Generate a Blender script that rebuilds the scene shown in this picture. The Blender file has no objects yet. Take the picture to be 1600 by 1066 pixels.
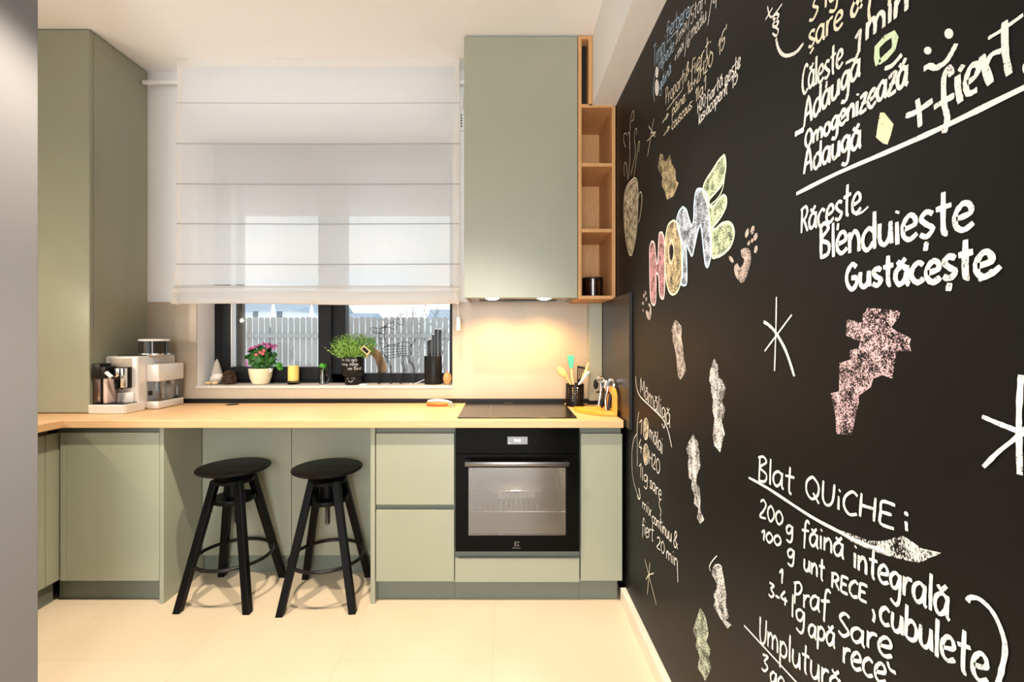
import bpy, bmesh, math, random
from mathutils import Vector, Matrix
random.seed(7)
S = bpy.context.scene
COL = S.collection

# ------------------------------------------------------------------ camera
H = 1.265            # camera height; camera stands at x=0, y=0 and looks along +y
F = 720.0            # focal length in pixels of the 1600 px frame
U0, V0 = 788.0, 527.0
cam_d = bpy.data.cameras.new('camera')
cam_d.sensor_width = 36.0
cam_d.lens = F / 1600.0 * 36.0
cam_d.shift_x = (800.0 - U0) / 1600.0
cam_d.shift_y = -(533.0 - V0) / 1600.0
cam_d.clip_start = 0.02
cam = bpy.data.objects.new('camera', cam_d)
cam.location = (0, 0, H)
cam.rotation_euler = (math.radians(90), 0, 0)
COL.objects.link(cam)
S.camera = cam

def P(px, py, y):
    """point at distance y that the photograph shows at pixel (px, py)"""
    return Vector(((px - U0) / F * y, y, H - (py - V0) / F * y))
def PX(px, y): return (px - U0) / F * y
def PZ(py, y): return H - (py - V0) / F * y

# ------------------------------------------------------------------ exposure, sky
S.view_settings.view_transform = 'Standard'
S.view_settings.look = 'None'
S.view_settings.gamma = 1.0
S.view_settings.exposure = 0.48
S.view_settings.use_curve_mapping = False
S.cycles.max_bounces = 10
S.cycles.diffuse_bounces = 5
S.cycles.glossy_bounces = 4
S.cycles.transparent_max_bounces = 24
S.cycles.sample_clamp_indirect = 6.0
S.cycles.use_denoising = True

W = bpy.data.worlds.new('sky'); S.world = W; W.use_nodes = True
nt = W.node_tree; nt.nodes.clear()
out = nt.nodes.new('ShaderNodeOutputWorld'); bg = nt.nodes.new('ShaderNodeBackground')
tc = nt.nodes.new('ShaderNodeTexCoord'); mp = nt.nodes.new('ShaderNodeMapping')
mp.inputs['Scale'].default_value = (1.6, 1.0, 6.0)
nz = nt.nodes.new('ShaderNodeTexNoise'); nz.inputs['Scale'].default_value = 2.2; nz.inputs['Detail'].default_value = 5
rp = nt.nodes.new('ShaderNodeValToRGB')
rp.color_ramp.elements[0].position = 0.40; rp.color_ramp.elements[0].color = (0.62, 0.86, 0.96, 1)
rp.color_ramp.elements[1].position = 0.57; rp.color_ramp.elements[1].color = (1.0, 1.0, 1.0, 1)
nt.links.new(tc.outputs['Generated'], mp.inputs['Vector']); nt.links.new(mp.outputs['Vector'], nz.inputs['Vector'])
nt.links.new(nz.outputs['Fac'], rp.inputs['Fac']); nt.links.new(rp.outputs['Color'], bg.inputs['Color'])
bg.inputs['Strength'].default_value = 1.3
nt.links.new(bg.outputs['Background'], out.inputs['Surface'])

def lamp(name, kind, loc, energy, color, rot=(0, 0, 0), **kw):
    d = bpy.data.lights.new(name, kind); d.energy = energy; d.color = color
    for k, v in kw.items(): setattr(d, k, v)
    o = bpy.data.objects.new(name, d); o.location = loc; o.rotation_euler = rot
    COL.objects.link(o); return o
CEIL = 2.835
WARM = (1.0, 0.86, 0.68); NEUT = (1.0, 0.96, 0.90)
# recessed warm ceiling downlights of the kitchen, just this side of the visible ceiling
for lx_, ly_, e_ in ((-1.05, 1.36, 165), (-0.30, 1.36, 160)):
    lamp('downlight', 'SPOT', (lx_, ly_, CEIL - .02), e_, WARM, spot_size=math.radians(92), spot_blend=.45, shadow_soft_size=.035)
# added spot with no known fixture, brightens the chalkboard wall
lamp('chalk_fill_spot', 'SPOT', (-0.75, 0.10, CEIL - .03), 46, WARM, Vector((1.33, .62, -1.55)).to_track_quat('-Z', 'Y').to_euler(), spot_size=math.radians(74), spot_blend=.6, shadow_soft_size=.035)
# LED strip under the wall cabinets of the left run (behind the wall corner)
for ly_ in (1.25, 1.6): lamp('led_strip', 'POINT', (-2.60, ly_, 1.43), 6.5, (1.0, .84, .62), shadow_soft_size=.012)
# added frontal fill behind the camera, standing in for unseen room daylight
lamp('frontal_fill', 'AREA', (-0.22, -2.6, 1.2), 88, (.96, .98, 1.0), (math.radians(90), 0, 0), shape='RECTANGLE', size=1.5, size_y=2.2)

# ------------------------------------------------------------------ materials
def pm(name, col, rough=.5, metal=0.0, spec=.5, noise=0.0, nscale=8.0, stretch=(1, 1, 1), bump=0.0, bscale=60.0,
       emit=None, estr=0.0, coat=0.0, trans=0.0, ior=1.45, col2=None, sheen=0.0):
    m = bpy.data.materials.new(name); m.use_nodes = True
    n = m.node_tree; b = n.nodes['Principled BSDF']
    b.inputs['Base Color'].default_value = (*col, 1); b.inputs['Roughness'].default_value = rough
    b.inputs['Metallic'].default_value = metal; b.inputs['Specular IOR Level'].default_value = spec
    b.inputs['Coat Weight'].default_value = coat; b.inputs['Transmission Weight'].default_value = trans
    b.inputs['IOR'].default_value = ior
    if emit: b.inputs['Emission Color'].default_value = (*emit, 1); b.inputs['Emission Strength'].default_value = estr
    if noise or col2 or bump:
        t = n.nodes.new('ShaderNodeTexCoord'); mpn = n.nodes.new('ShaderNodeMapping'); mpn.inputs['Scale'].default_value = stretch
        n.links.new(t.outputs['Object'], mpn.inputs['Vector'])
    if noise or col2:
        x = n.nodes.new('ShaderNodeTexNoise'); x.inputs['Scale'].default_value = nscale; x.inputs['Detail'].default_value = 6
        n.links.new(mpn.outputs['Vector'], x.inputs['Vector'])
        r = n.nodes.new('ShaderNodeValToRGB')
        c2 = col2 or tuple(max(0, c * (1 - noise)) for c in col)
        r.color_ramp.elements[0].position = .36; r.color_ramp.elements[0].color = (*c2, 1)
        r.color_ramp.elements[1].position = .64; r.color_ramp.elements[1].color = (*col, 1)
        n.links.new(x.outputs['Fac'], r.inputs['Fac']); n.links.new(r.outputs['Color'], b.inputs['Base Color'])
    if bump:
        y = n.nodes.new('ShaderNodeTexNoise'); y.inputs['Scale'].default_value = bscale; y.inputs['Detail'].default_value = 4
        n.links.new(mpn.outputs['Vector'], y.inputs['Vector'])
        q = n.nodes.new('ShaderNodeBump'); q.inputs['Strength'].default_value = bump; q.inputs['Distance'].default_value = .002
        n.links.new(y.outputs['Fac'], q.inputs['Height']); n.links.new(q.outputs['Normal'], b.inputs['Normal'])
    return m

M = {}
M['plaster'] = pm('white_plaster', (.86, .86, .86), .8, spec=.2, bump=.05, bscale=200)
M['ceiling'] = pm('ceiling_paint', (.88, .88, .88), .85, spec=.2)
M['greywall'] = pm('grey_wall_paint', (.20, .20, .21), .8, spec=.2, bump=.08, bscale=180)
M['black_wall'] = pm('chalkboard_paint', (.0075, .007, .007), .48, spec=.22, noise=.25, nscale=3, bump=.04, bscale=300)
M['sage'] = pm('sage_lacquer', (.322, .332, .248), .27, spec=.6, noise=.03, nscale=3)
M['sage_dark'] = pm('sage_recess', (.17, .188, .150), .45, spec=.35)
M['wood'] = pm('oak_laminate', (.68, .43, .225), .34, spec=.4, col2=(.64, .385, .19), nscale=5, stretch=(2.0, 14, 14))
M['shelf_wood'] = pm('beech_shelf', (.64, .35, .15), .5, spec=.3, col2=(.56, .29, .115), nscale=6, stretch=(14, 14, 1.6))
M['black_plastic'] = pm('black_plastic', (.006, .006, .006), .4, spec=.25)
M['black_wood'] = pm('black_stained_wood', (.004, .0035, .0035), .42, spec=.13, noise=.3, nscale=6, stretch=(12, 12, 1.5), bump=.08, bscale=40)
M['black_metal'] = pm('black_metal', (.010, .009, .009), .34, metal=.5)
M['black_glass'] = pm('black_glass', (.003, .003, .003), .08, spec=.06)
M['hob_glass'] = pm('hob_glass', (.010, .009, .009), .20, spec=.5)
M['chrome'] = pm('chrome', (.80, .80, .80), .16, metal=1)
M['steel'] = pm('brushed_steel', (.55, .54, .53), .32, metal=1)
M['silver'] = pm('silver_plastic', (.72, .68, .64), .30, metal=.2)
M['white_plastic'] = pm('white_plastic', (.85, .85, .85), .35)
M['anthracite'] = pm('anthracite_frame', (.010, .010, .011), .45, spec=.25)
M['sill'] = pm('sill_stone', (.60, .55, .50), .4, noise=.1, nscale=20)
M['base_white'] = pm('cream_tile_base', (.78, .70, .58), .4, noise=.08, nscale=6)
M['fence'] = pm('weathered_fence', (.32, .30, .275), .85, noise=.2, nscale=4, stretch=(10, 10, 1))
M['snow'] = pm('pale_ground', (.85, .85, .86), .9)
M['house_white'] = pm('house_render', (.80, .81, .84), .9)
M['roof_blue'] = pm('blue_grey_roof', (.30, .36, .44), .8)
M['dark_win'] = pm('house_window', (.10, .13, .16), .2)
M['cream_pot'] = pm('cream_ceramic', (.82, .70, .48), .3)
M['leaf'] = pm('green_leaf', (.035, .16, .022), .4, col2=(.02, .085, .015), nscale=30)
M['leaf_light'] = pm('bright_leaf', (.10, .42, .05), .45, col2=(.06, .28, .03), nscale=40)
M['thyme'] = pm('thyme_green', (.30, .50, .10), .6, col2=(.17, .35, .06), nscale=30)
M['petal'] = pm('magenta_petal', (.62, .08, .34), .5, col2=(.75, .25, .50), nscale=60)
M['petal_red'] = pm('coral_bud', (.75, .13, .16), .5)
M['candle'] = pm('yellow_wax', (.86, .58, .16), .5)
M['pink'] = pm('pink_felt', (.80, .20, .50), .8)
M['felt_grey'] = pm('grey_felt', (.48, .43, .37), .9, bump=.3, bscale=400)
M['wool'] = pm('cream_wool', (.82, .74, .66), .95, bump=.5, bscale=300)
M['light_wood'] = pm('pale_wood', (.80, .58, .32), .55, col2=(.70, .48, .25), nscale=10, stretch=(6, 6, 1))
M['spoon_wood'] = pm('spoon_wood', (.82, .60, .22), .5)
M['orange_wood'] = pm('orange_wood', (.80, .36, .045), .4, noise=.12, nscale=10)
M['cone_brown'] = pm('pinecone', (.10, .055, .03), .8)
M['bark'] = pm('tan_bark', (.50, .25, .08), .55, col2=(.26, .12, .04), nscale=12)
M['teal'] = pm('teal_silicone', (.08, .52, .38), .45)
M['pale_teal'] = pm('pale_teal_silicone', (.45, .68, .60), .45)
M['orange'] = pm('orange_plastic', (.85, .16, .03), .35)
M['knife_black'] = pm('knife_handle', (.012, .012, .013), .35)
M['copper_white'] = pm('milk', (.70, .55, .50), .3)
M['lamp_glow'] = pm('lamp_glow', (1, .9, .7), .3, emit=(1, .80, .48), estr=14)
M['screen'] = pm('oven_screen', (.10, .10, .105), .3, emit=(.42, .43, .45), estr=.42)
M['screen_text'] = pm('screen_text', (.9, .9, .9), .3, emit=(1, 1, 1), estr=1.1)
M['print_grey'] = pm('grey_print', (.28, .26, .24), .4)
M['enamel'] = pm('grey_enamel', (.06, .06, .058), .35, noise=.15, nscale=20)
M['chalk_print'] = pm('white_chalk_pen', (.80, .80, .80), .8)

def nodes_mat(name):
    m = bpy.data.materials.new(name); m.use_nodes = True; m.node_tree.nodes.clear()
    return m, m.node_tree, m.node_tree.nodes.new('ShaderNodeOutputMaterial')

def glass_mat(name, tint=(1, 1, 1), refl=.08, rough=.02):
    m, n, o = nodes_mat(name)
    t = n.nodes.new('ShaderNodeBsdfTransparent'); t.inputs['Color'].default_value = (*tint, 1)
    g = n.nodes.new('ShaderNodeBsdfGlossy'); g.inputs['Roughness'].default_value = rough
    f = n.nodes.new('ShaderNodeFresnel'); f.inputs['IOR'].default_value = 1.5
    a = n.nodes.new('ShaderNodeMath'); a.operation = 'MAXIMUM'; a.inputs[1].default_value = refl
    x = n.nodes.new('ShaderNodeMixShader')
    n.links.new(f.outputs[0], a.inputs[0]); n.links.new(a.outputs[0], x.inputs[0])
    n.links.new(t.outputs[0], x.inputs[1]); n.links.new(g.outputs[0], x.inputs[2]); n.links.new(x.outputs[0], o.inputs[0])
    return m
M['glass'] = glass_mat('window_glass', refl=.03)
M['clear_glass'] = glass_mat('clear_glass', (.93, .95, .94), .08)
M['smoke_glass'] = glass_mat('smoke_glass', (.60, .46, .38), .08, .05)
M['oven_glass'] = glass_mat('oven_glass', (.62, .60, .57), .13, .03)
M['tank_glass'] = glass_mat('tank_plastic', (.84, .86, .88), .14, .08)

def sheer_mat(name, col, alpha):
    m, n, o = nodes_mat(name)
    t = n.nodes.new('ShaderNodeBsdfTransparent')
    d = n.nodes.new('ShaderNodeBsdfDiffuse'); d.inputs['Color'].default_value = (*col, 1)
    l = n.nodes.new('ShaderNodeBsdfTranslucent'); l.inputs['Color'].default_value = (*col, 1)
    w1 = n.nodes.new('ShaderNodeMixShader'); w1.inputs[0].default_value = .6
    w2 = n.nodes.new('ShaderNodeMixShader')
    tcn = n.nodes.new('ShaderNodeTexCoord'); wv = n.nodes.new('ShaderNodeTexNoise'); wv.inputs['Scale'].default_value = 14; wv.inputs['Detail'].default_value = 8
    mpn = n.nodes.new('ShaderNodeMapping'); mpn.inputs['Scale'].default_value = (4, 1, .35)
    mr = n.nodes.new('ShaderNodeMapRange'); mr.inputs[3].default_value = alpha - .015; mr.inputs[4].default_value = alpha + .015
    n.links.new(tcn.outputs['Object'], mpn.inputs[0]); n.links.new(mpn.outputs[0], wv.inputs['Vector']); n.links.new(wv.outputs['Fac'], mr.inputs[0])
    n.links.new(mr.outputs[0], w2.inputs[0])
    n.links.new(d.outputs[0], w1.inputs[1]); n.links.new(l.outputs[0], w1.inputs[2])
    n.links.new(t.outputs[0], w2.inputs[1]); n.links.new(w1.outputs[0], w2.inputs[2]); n.links.new(w2.outputs[0], o.inputs[0])
    return m
M['sheer'] = sheer_mat('sheer_voile', (.97, .97, .975), .86)
M['sheer_fold'] = sheer_mat('voile_fold', (.84, .82, .80), .94)
M['sheer_hem'] = sheer_mat('voile_hem', (.95, .91, .86), .90)

def tile_floor():
    m, n, o = nodes_mat('large_cream_floor_tiles')
    b = n.nodes.new('ShaderNodeBsdfPrincipled'); b.inputs['Roughness'].default_value = .34; b.inputs['Specular IOR Level'].default_value = .35
    t = n.nodes.new('ShaderNodeTexCoord'); sep = n.nodes.new('ShaderNodeSeparateXYZ'); cmb = n.nodes.new('ShaderNodeCombineXYZ')
    n.links.new(t.outputs['Object'], sep.inputs[0]); n.links.new(sep.outputs['Y'], cmb.inputs['X']); n.links.new(sep.outputs['X'], cmb.inputs['Y'])
    mpn = n.nodes.new('ShaderNodeMapping'); mpn.inputs['Location'].default_value = (-1.804 + 2.4 , .045 + 6.0, 0)
    n.links.new(cmb.outputs[0], mpn.inputs[0])
    br = n.nodes.new('ShaderNodeTexBrick'); br.inputs['Scale'].default_value = 1.0; br.inputs['Brick Width'].default_value = 1.2
    br.inputs['Row Height'].default_value = .6; br.inputs['Mortar Size'].default_value = .0016; br.inputs['Mortar Smooth'].default_value = .2
    br.offset = .5
    br.inputs['Color1'].default_value = (.66, .545, .395, 1); br.inputs['Color2'].default_value = (.68, .56, .41, 1); br.inputs['Mortar'].default_value = (.56, .46, .34, 1)
    n.links.new(mpn.outputs[0], br.inputs['Vector'])
    nz = n.nodes.new('ShaderNodeTexNoise'); nz.inputs['Scale'].default_value = 2.2; nz.inputs['Detail'].default_value = 8; n.links.new(t.outputs['Object'], nz.inputs['Vector'])
    mx = n.nodes.new('ShaderNodeMix'); mx.data_type = 'RGBA'; mx.blend_type = 'MULTIPLY'; mx.inputs[0].default_value = .35
    r = n.nodes.new('ShaderNodeValToRGB'); r.color_ramp.elements[0].position = .3; r.color_ramp.elements[0].color = (.80, .74, .66, 1); r.color_ramp.elements[1].position = .65
    n.links.new(nz.outputs['Fac'], r.inputs['Fac']); n.links.new(br.outputs['Color'], mx.inputs[6]); n.links.new(r.outputs['Color'], mx.inputs[7])
    n.links.new(mx.outputs[2], b.inputs['Base Color']); n.links.new(b.outputs[0], o.inputs[0])
    return m
M['floor'] = tile_floor()

def tile_wall():
    m, n, o = nodes_mat('beige_wall_tiles')
    b = n.nodes.new('ShaderNodeBsdfPrincipled'); b.inputs['Roughness'].default_value = .32; b.inputs['Specular IOR Level'].default_value = .4
    t = n.nodes.new('ShaderNodeTexCoord'); sep = n.nodes.new('ShaderNodeSeparateXYZ'); cmb = n.nodes.new('ShaderNodeCombineXYZ')
    n.links.new(t.outputs['Object'], sep.inputs[0]); n.links.new(sep.outputs['X'], cmb.inputs['X']); n.links.new(sep.outputs['Z'], cmb.inputs['Y'])
    mpn = n.nodes.new('ShaderNodeMapping'); mpn.inputs['Location'].default_value = (6.0 + .48, -1.345 + 1.2, 0)
    n.links.new(cmb.outputs[0], mpn.inputs[0])
    br = n.nodes.new('ShaderNodeTexBrick'); br.inputs['Scale'].default_value = 1.0; br.inputs['Brick Width'].default_value = 1.2
    br.inputs['Row Height'].default_value = .6; br.inputs['Mortar Size'].default_value = .0012
    br.inputs['Color1'].default_value = (.47, .395, .30, 1); br.inputs['Color2'].default_value = (.45, .375, .285, 1); br.inputs['Mortar'].default_value = (.43, .36, .27, 1)
    n.links.new(mpn.outputs[0], br.inputs['Vector'])
    nz = n.nodes.new('ShaderNodeTexNoise'); nz.inputs['Scale'].default_value = 3.5; nz.inputs['Detail'].default_value = 8; n.links.new(t.outputs['Object'], nz.inputs['Vector'])
    mx = n.nodes.new('ShaderNodeMix'); mx.data_type = 'RGBA'; mx.blend_type = 'MULTIPLY'; mx.inputs[0].default_value = .4
    r = n.nodes.new('ShaderNodeValToRGB'); r.color_ramp.elements[0].position = .3; r.color_ramp.elements[0].color = (.76, .74, .72, 1); r.color_ramp.elements[1].position = .68
    n.links.new(nz.outputs['Fac'], r.inputs['Fac']); n.links.new(br.outputs['Color'], mx.inputs[6]); n.links.new(r.outputs['Color'], mx.inputs[7])
    n.links.new(mx.outputs[2], b.inputs['Base Color']); n.links.new(b.outputs[0], o.inputs[0])
    return m
M['tile'] = tile_wall()

def chalk_mat(name, col, cover, scale=420, streak=(1, 1, 1)):
    """dry chalk: grains of colour with the black wall showing between them"""
    m, n, o = nodes_mat(name)
    t = n.nodes.new('ShaderNodeBsdfTransparent'); d = n.nodes.new('ShaderNodeBsdfDiffuse'); d.inputs['Color'].default_value = (*col, 1)
    tcn = n.nodes.new('ShaderNodeTexCoord'); mpn = n.nodes.new('ShaderNodeMapping'); mpn.inputs['Scale'].default_value = streak
    a = n.nodes.new('ShaderNodeTexNoise'); a.inputs['Scale'].default_value = scale; a.inputs['Detail'].default_value = 2
    c = n.nodes.new('ShaderNodeTexNoise'); c.inputs['Scale'].default_value = scale * .12; c.inputs['Detail'].default_value = 3
    ad = n.nodes.new('ShaderNodeMath'); ad.operation = 'MULTIPLY_ADD'; ad.inputs[1].default_value = .6
    r = n.nodes.new('ShaderNodeMapRange'); c0 = .80 - .28 * (cover - .5) * 2
    r.inputs[1].default_value = c0 - .09; r.inputs[2].default_value = c0 + .07
    x = n.nodes.new('ShaderNodeMixShader')
    n.links.new(tcn.outputs['Object'], mpn.inputs[0]); n.links.new(mpn.outputs[0], a.inputs['Vector']); n.links.new(mpn.outputs[0], c.inputs['Vector'])
    n.links.new(c.outputs['Fac'], ad.inputs[0]); n.links.new(a.outputs['Fac'], ad.inputs[2])
    n.links.new(ad.outputs[0], r.inputs[0]); n.links.new(r.outputs[0], x.inputs[0])
    n.links.new(t.outputs[0], x.inputs[1]); n.links.new(d.outputs[0], x.inputs[2]); n.links.new(x.outputs[0], o.inputs[0])
    return m
M['chalk'] = chalk_mat('white_chalk', (.88, .86, .82), .84)
M['chalk_blue'] = chalk_mat('blue_chalk', (.50, .68, .88), .90)
M['chalk_cream'] = chalk_mat('cream_chalk', (.86, .79, .62), .93)
M['chalk_green'] = chalk_mat('green_chalk', (.66, .82, .56), .90)
M['chalk_lime'] = chalk_mat('lime_chalk', (.70, .80, .56), .86)
M['chalk_pinkline'] = chalk_mat('pink_chalk_line', (.86, .66, .66), .90)
M['fill_white'] = chalk_mat('white_chalk_rubbed', (.74, .74, .74), .50, 380, (1, 1, .6))
M['fill_pink'] = chalk_mat('pink_chalk_rubbed', (.70, .50, .53), .46, 420)
M['fill_rose'] = chalk_mat('rose_chalk_rubbed', (.60, .32, .35), .53, 300)
M['fill_cream'] = chalk_mat('cream_chalk_rubbed', (.70, .62, .46), .50, 300)
M['fill_ochre'] = chalk_mat('ochre_chalk_rubbed', (.58, .48, .30), .50, 300)
M['fill_blue'] = chalk_mat('blue_chalk_rubbed', (.50, .56, .68), .50, 300)
M['fill_lime'] = chalk_mat('lime_chalk_rubbed', (.52, .63, .42), .54, 300)
M['fill_green'] = chalk_mat('green_chalk_rubbed', (.55, .62, .50), .48, 300)
M['fill_beige'] = chalk_mat('beige_chalk_rubbed', (.68, .58, .52), .50, 300)
M['fill_hand'] = chalk_mat('dusty_handprint', (.50, .42, .39), .60, 340)

# ------------------------------------------------------------------ mesh helpers
class MB:
    def __init__(s): s.b = bmesh.new()
    def box(s, x0, x1, y0, y1, z0, z1):
        v = [s.b.verts.new((x, y, z)) for x in (x0, x1) for y in (y0, y1) for z in (z0, z1)]
        for f in ((0, 1, 3, 2), (4, 6, 7, 5), (0, 4, 5, 1), (2, 3, 7, 6), (0, 2, 6, 4), (1, 5, 7, 3)): s.b.faces.new([v[i] for i in f])
        return s
    def rbox(s, x0, x1, y0, y1, z0, z1, r, seg=2):
        t = bmesh.new(); q = MB.__new__(MB); q.b = t; q.box(x0, x1, y0, y1, z0, z1)
        bmesh.ops.bevel(t, geom=t.edges[:], offset=r, segments=seg, profile=.5, affect='EDGES')
        s.add(t); return s
    def add(s, t, mat=None):
        if mat is not None: bmesh.ops.transform(t, matrix=mat, verts=t.verts)
        me = bpy.data.meshes.new('tmp'); t.to_mesh(me); s.b.from_mesh(me); bpy.data.meshes.remove(me); t.free()
    def quad(s, a, b, c, d):
        s.b.faces.new([s.b.verts.new(p) for p in (a, b, c, d)]); return s
    def poly(s, pts):
        s.b.faces.new([s.b.verts.new(p) for p in pts]); return s
    def prism(s, pts, d):
        """polygon pts (3d, planar) extruded by vector d"""
        d = Vector(d); a = [s.b.verts.new(p) for p in pts]; c = [s.b.verts.new(Vector(p) + d) for p in pts]; n = len(a)
        s.b.faces.new(a); s.b.faces.new(c[::-1])
        for i in range(n): s.b.faces.new((a[i], c[i], c[(i + 1) % n], a[(i + 1) % n]))
        return s
    def lathe(s, prof, c=(0, 0, 0), n=32, sx=1.0, sy=1.0):
        c = Vector(c); rings = []
        for r, z in prof:
            if r < 1e-6: rings.append([s.b.verts.new(c + Vector((0, 0, z)))])
            else: rings.append([s.b.verts.new(c + Vector((r * sx * math.cos(2 * math.pi * i / n), r * sy * math.sin(2 * math.pi * i / n), z))) for i in range(n)])
        for A, B in zip(rings, rings[1:]):
            for i in range(n):
                j = (i + 1) % n
                if len(A) == 1 and len(B) == 1: continue
                if len(A) == 1: s.b.faces.new((A[0], B[j], B[i]))
                elif len(B) == 1: s.b.faces.new((A[i], A[j], B[0]))
                else: s.b.faces.new((A[i], A[j], B[j], B[i]))
        return s
    def cyl(s, c, r, h, n=24): return s.lathe([(0, 0), (r, 0), (r, h), (0, h)], c, n)
    def tube(s, pts, r, n=8, smooth=0, closed=False, r1=None):
        pts = [Vector(p) for p in pts]
        if smooth: pts = cr3(pts, smooth, closed)
        rings = []; m = len(pts); up = Vector((.13, .27, .95)).normalized(); prev = None
        for i, p in enumerate(pts):
            if closed: d = pts[(i + 1) % m] - pts[i - 1]
            else: d = pts[min(i + 1, m - 1)] - pts[max(i - 1, 0)]
            if d.length < 1e-9: d = Vector((0, 0, 1))
            d.normalize()
            a = (prev - d * prev.dot(d)) if prev is not None else d.cross(up)
            if a.length < 1e-6: a = d.cross(Vector((1, 0, 0)))
            a.normalize(); prev = a; b = d.cross(a)
            rr = r if r1 is None else r + (r1 - r) * i / max(1, m - 1)
            rings.append([s.b.verts.new(p + (a * math.cos(2 * math.pi * k / n) + b * math.sin(2 * math.pi * k / n)) * rr) for k in range(n)])
        pairs = list(zip(rings, rings[1:])) + ([(rings[-1], rings[0])] if closed else [])
        for A, B in pairs:
            for k in range(n): s.b.faces.new((A[k], A[(k + 1) % n], B[(k + 1) % n], B[k]))
        if not closed: s.b.faces.new(rings[0][::-1]); s.b.faces.new(rings[-1])
        return s
    def ball(s, c, rx, ry, rz, seg=12):
        t = bmesh.new(); bmesh.ops.create_uvsphere(t, u_segments=seg, v_segments=max(6, seg // 2 + 2), radius=1)
        s.add(t, Matrix.Translation(c) @ Matrix.Diagonal((rx, ry, rz, 1))); return s
    def bar(s, a, b, wx, wy, wx1=None, wy1=None):
        """square bar from a to b, section axis-aligned in x and y"""
        a, b = Vector(a), Vector(b); wx1 = wx1 or wx; wy1 = wy1 or wy
        A = [s.b.verts.new(a + Vector((i * wx, j * wy, 0))) for i, j in ((-1, -1), (1, -1), (1, 1), (-1, 1))]
        B = [s.b.verts.new(b + Vector((i * wx1, j * wy1, 0))) for i, j in ((-1, -1), (1, -1), (1, 1), (-1, 1))]
        s.b.faces.new(A); s.b.faces.new(B[::-1])
        for i in range(4): s.b.faces.new((A[i], B[i], B[(i + 1) % 4], A[(i + 1) % 4]))
        return s
    def build(s, name, mat, parent=None, smooth=False, bevel=0.0, fix=True):
        b = s.b
        off = Vector((0, 0, 0)); p = parent
        while p is not None: off += p.location; p = p.parent
        if fix: bmesh.ops.recalc_face_normals(b, faces=b.faces)
        for v in b.verts: v.co -= off
        me = bpy.data.meshes.new(name); b.to_mesh(me); b.free()
        me.materials.append(mat)
        o = bpy.data.objects.new(name, me); COL.objects.link(o)
        if parent is not None: o.parent = parent
        if smooth:
            for f in me.polygons: f.use_smooth = True
            me.set_sharp_from_angle(angle=math.radians(38))
        if bevel:
            mod = o.modifiers.new('bevel', 'BEVEL'); mod.width = bevel; mod.segments = 2; mod.limit_method = 'ANGLE'
        return o

def cr3(pts, k, closed=False):
    n = len(pts); o = []
    rng = range(n) if closed else range(n - 1)
    for i in rng:
        if closed: a, b, c, d = pts[i - 1], pts[i], pts[(i + 1) % n], pts[(i + 2) % n]
        else: a, b, c, d = pts[max(i - 1, 0)], pts[i], pts[i + 1], pts[min(i + 2, n - 1)]
        for j in range(k):
            t = j / k
            o.append(.5 * ((2 * b) + (c - a) * t + (2 * a - 5 * b + 4 * c - d) * t * t + (3 * b - a - 3 * c + d) * t ** 3))
    if not closed: o.append(pts[-1])
    return o

def tag(o, label, cat, group=None, kind=None):
    o['label'] = label; o['category'] = cat
    if group: o['group'] = group
    if kind: o['kind'] = kind
    return o
def thing(name, loc, label, cat, group=None):
    o = bpy.data.objects.new(name, None); o.empty_display_size = .05; o.location = loc; COL.objects.link(o)
    return tag(o, label, cat, group)
def struct(name, mb, mat, label=None, cat=None, parent=None, **kw):
    o = mb.build(name, mat, parent, **kw)
    if parent is None:
        o['kind'] = 'structure'
        if label: o['label'] = label; o['category'] = cat
    return o
def lab(o, t): o['label'] = t; return o
def copy_tree(o, parent=None):
    c = o.copy(); COL.objects.link(c); c.parent = parent
    for ch in list(o.children): copy_tree(ch, c)
    return c

# ================================================================== the room
YW = 2.724; WR = .580; CT = .877          # back wall, black wall, counter height
XL = -2.70
WX0, WX1, WZ0, WZ1 = -1.816, -.3064, .979, 2.468   # window opening
YF = 2.886                                 # window frame
struct('floor', MB().box(-3.4, .70, -3.2, 3.02, -.10, 0), M['floor'], 'cream stone-look floor of large tiles', 'floor')
struct('ceiling', MB().box(-3.4, .70, -3.2, 3.02, CEIL, CEIL + .15), M['ceiling'], 'plain white ceiling', 'ceiling')
b = MB()
b.box(XL - .1, WX0, YW, 3.0, 0, CEIL); b.box(WX1, .70, YW, 3.0, 0, CEIL)
b.box(WX0, WX1, YW, 3.0, 0, WZ0 - .015); b.box(WX0, WX1, YW, 3.0, WZ1, CEIL)
struct('wall_back', b, M['plaster'], 'white back wall around the window', 'wall')
b = MB(); T = YW - .006
b.box(-2.108, WX0, T, YW, .90, 1.473); b.box(WX1, WR, T, YW, .90, 1.473); b.box(WX0, WX1, T, YW, .90, WZ0 - .015)
struct('trim_2', b, M['tile'], 'beige stone-look tile backsplash behind the worktop', 'backsplash')
struct('trim_4', MB().box(WX0, WX1, T - .004, YF, WZ0 - .015, WZ0), M['sill'], 'stone window sill under the kitchen window', 'sill')
wall_right = struct('wall_right', MB().box(WR, WR + .12, -3.2, 3.02, 0, CEIL), M['black_wall'], 'black chalkboard wall covered in chalk recipes and drawings', 'wall')
struct('wall_left', MB().box(XL - .1, XL, .9, 3.0, 0, CEIL), M['plaster'], 'white left wall behind the tall green cabinet', 'wall')
struct('wall_front', MB().rbox(-1.70, -1.567, -3.0, 1.55, 0, CEIL, .004), M['greywall'], 'grey wall end in the left foreground', 'wall')
struct('trim_1', MB().box(.459, WR, -3.2, YW, H + 1.2046, CEIL), M['plaster'], 'white ceiling beam above the black wall', 'beam')
b = MB(); b.box(WR - .026, WR, -3.2, 1.806, 0, .070); b.box(WR - .026, WR, 1.808, 2.20, 0, .070)
struct('baseboard_right', b, M['base_white'], 'cream tile baseboard along the black wall', 'baseboard', bevel=.0015)
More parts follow.
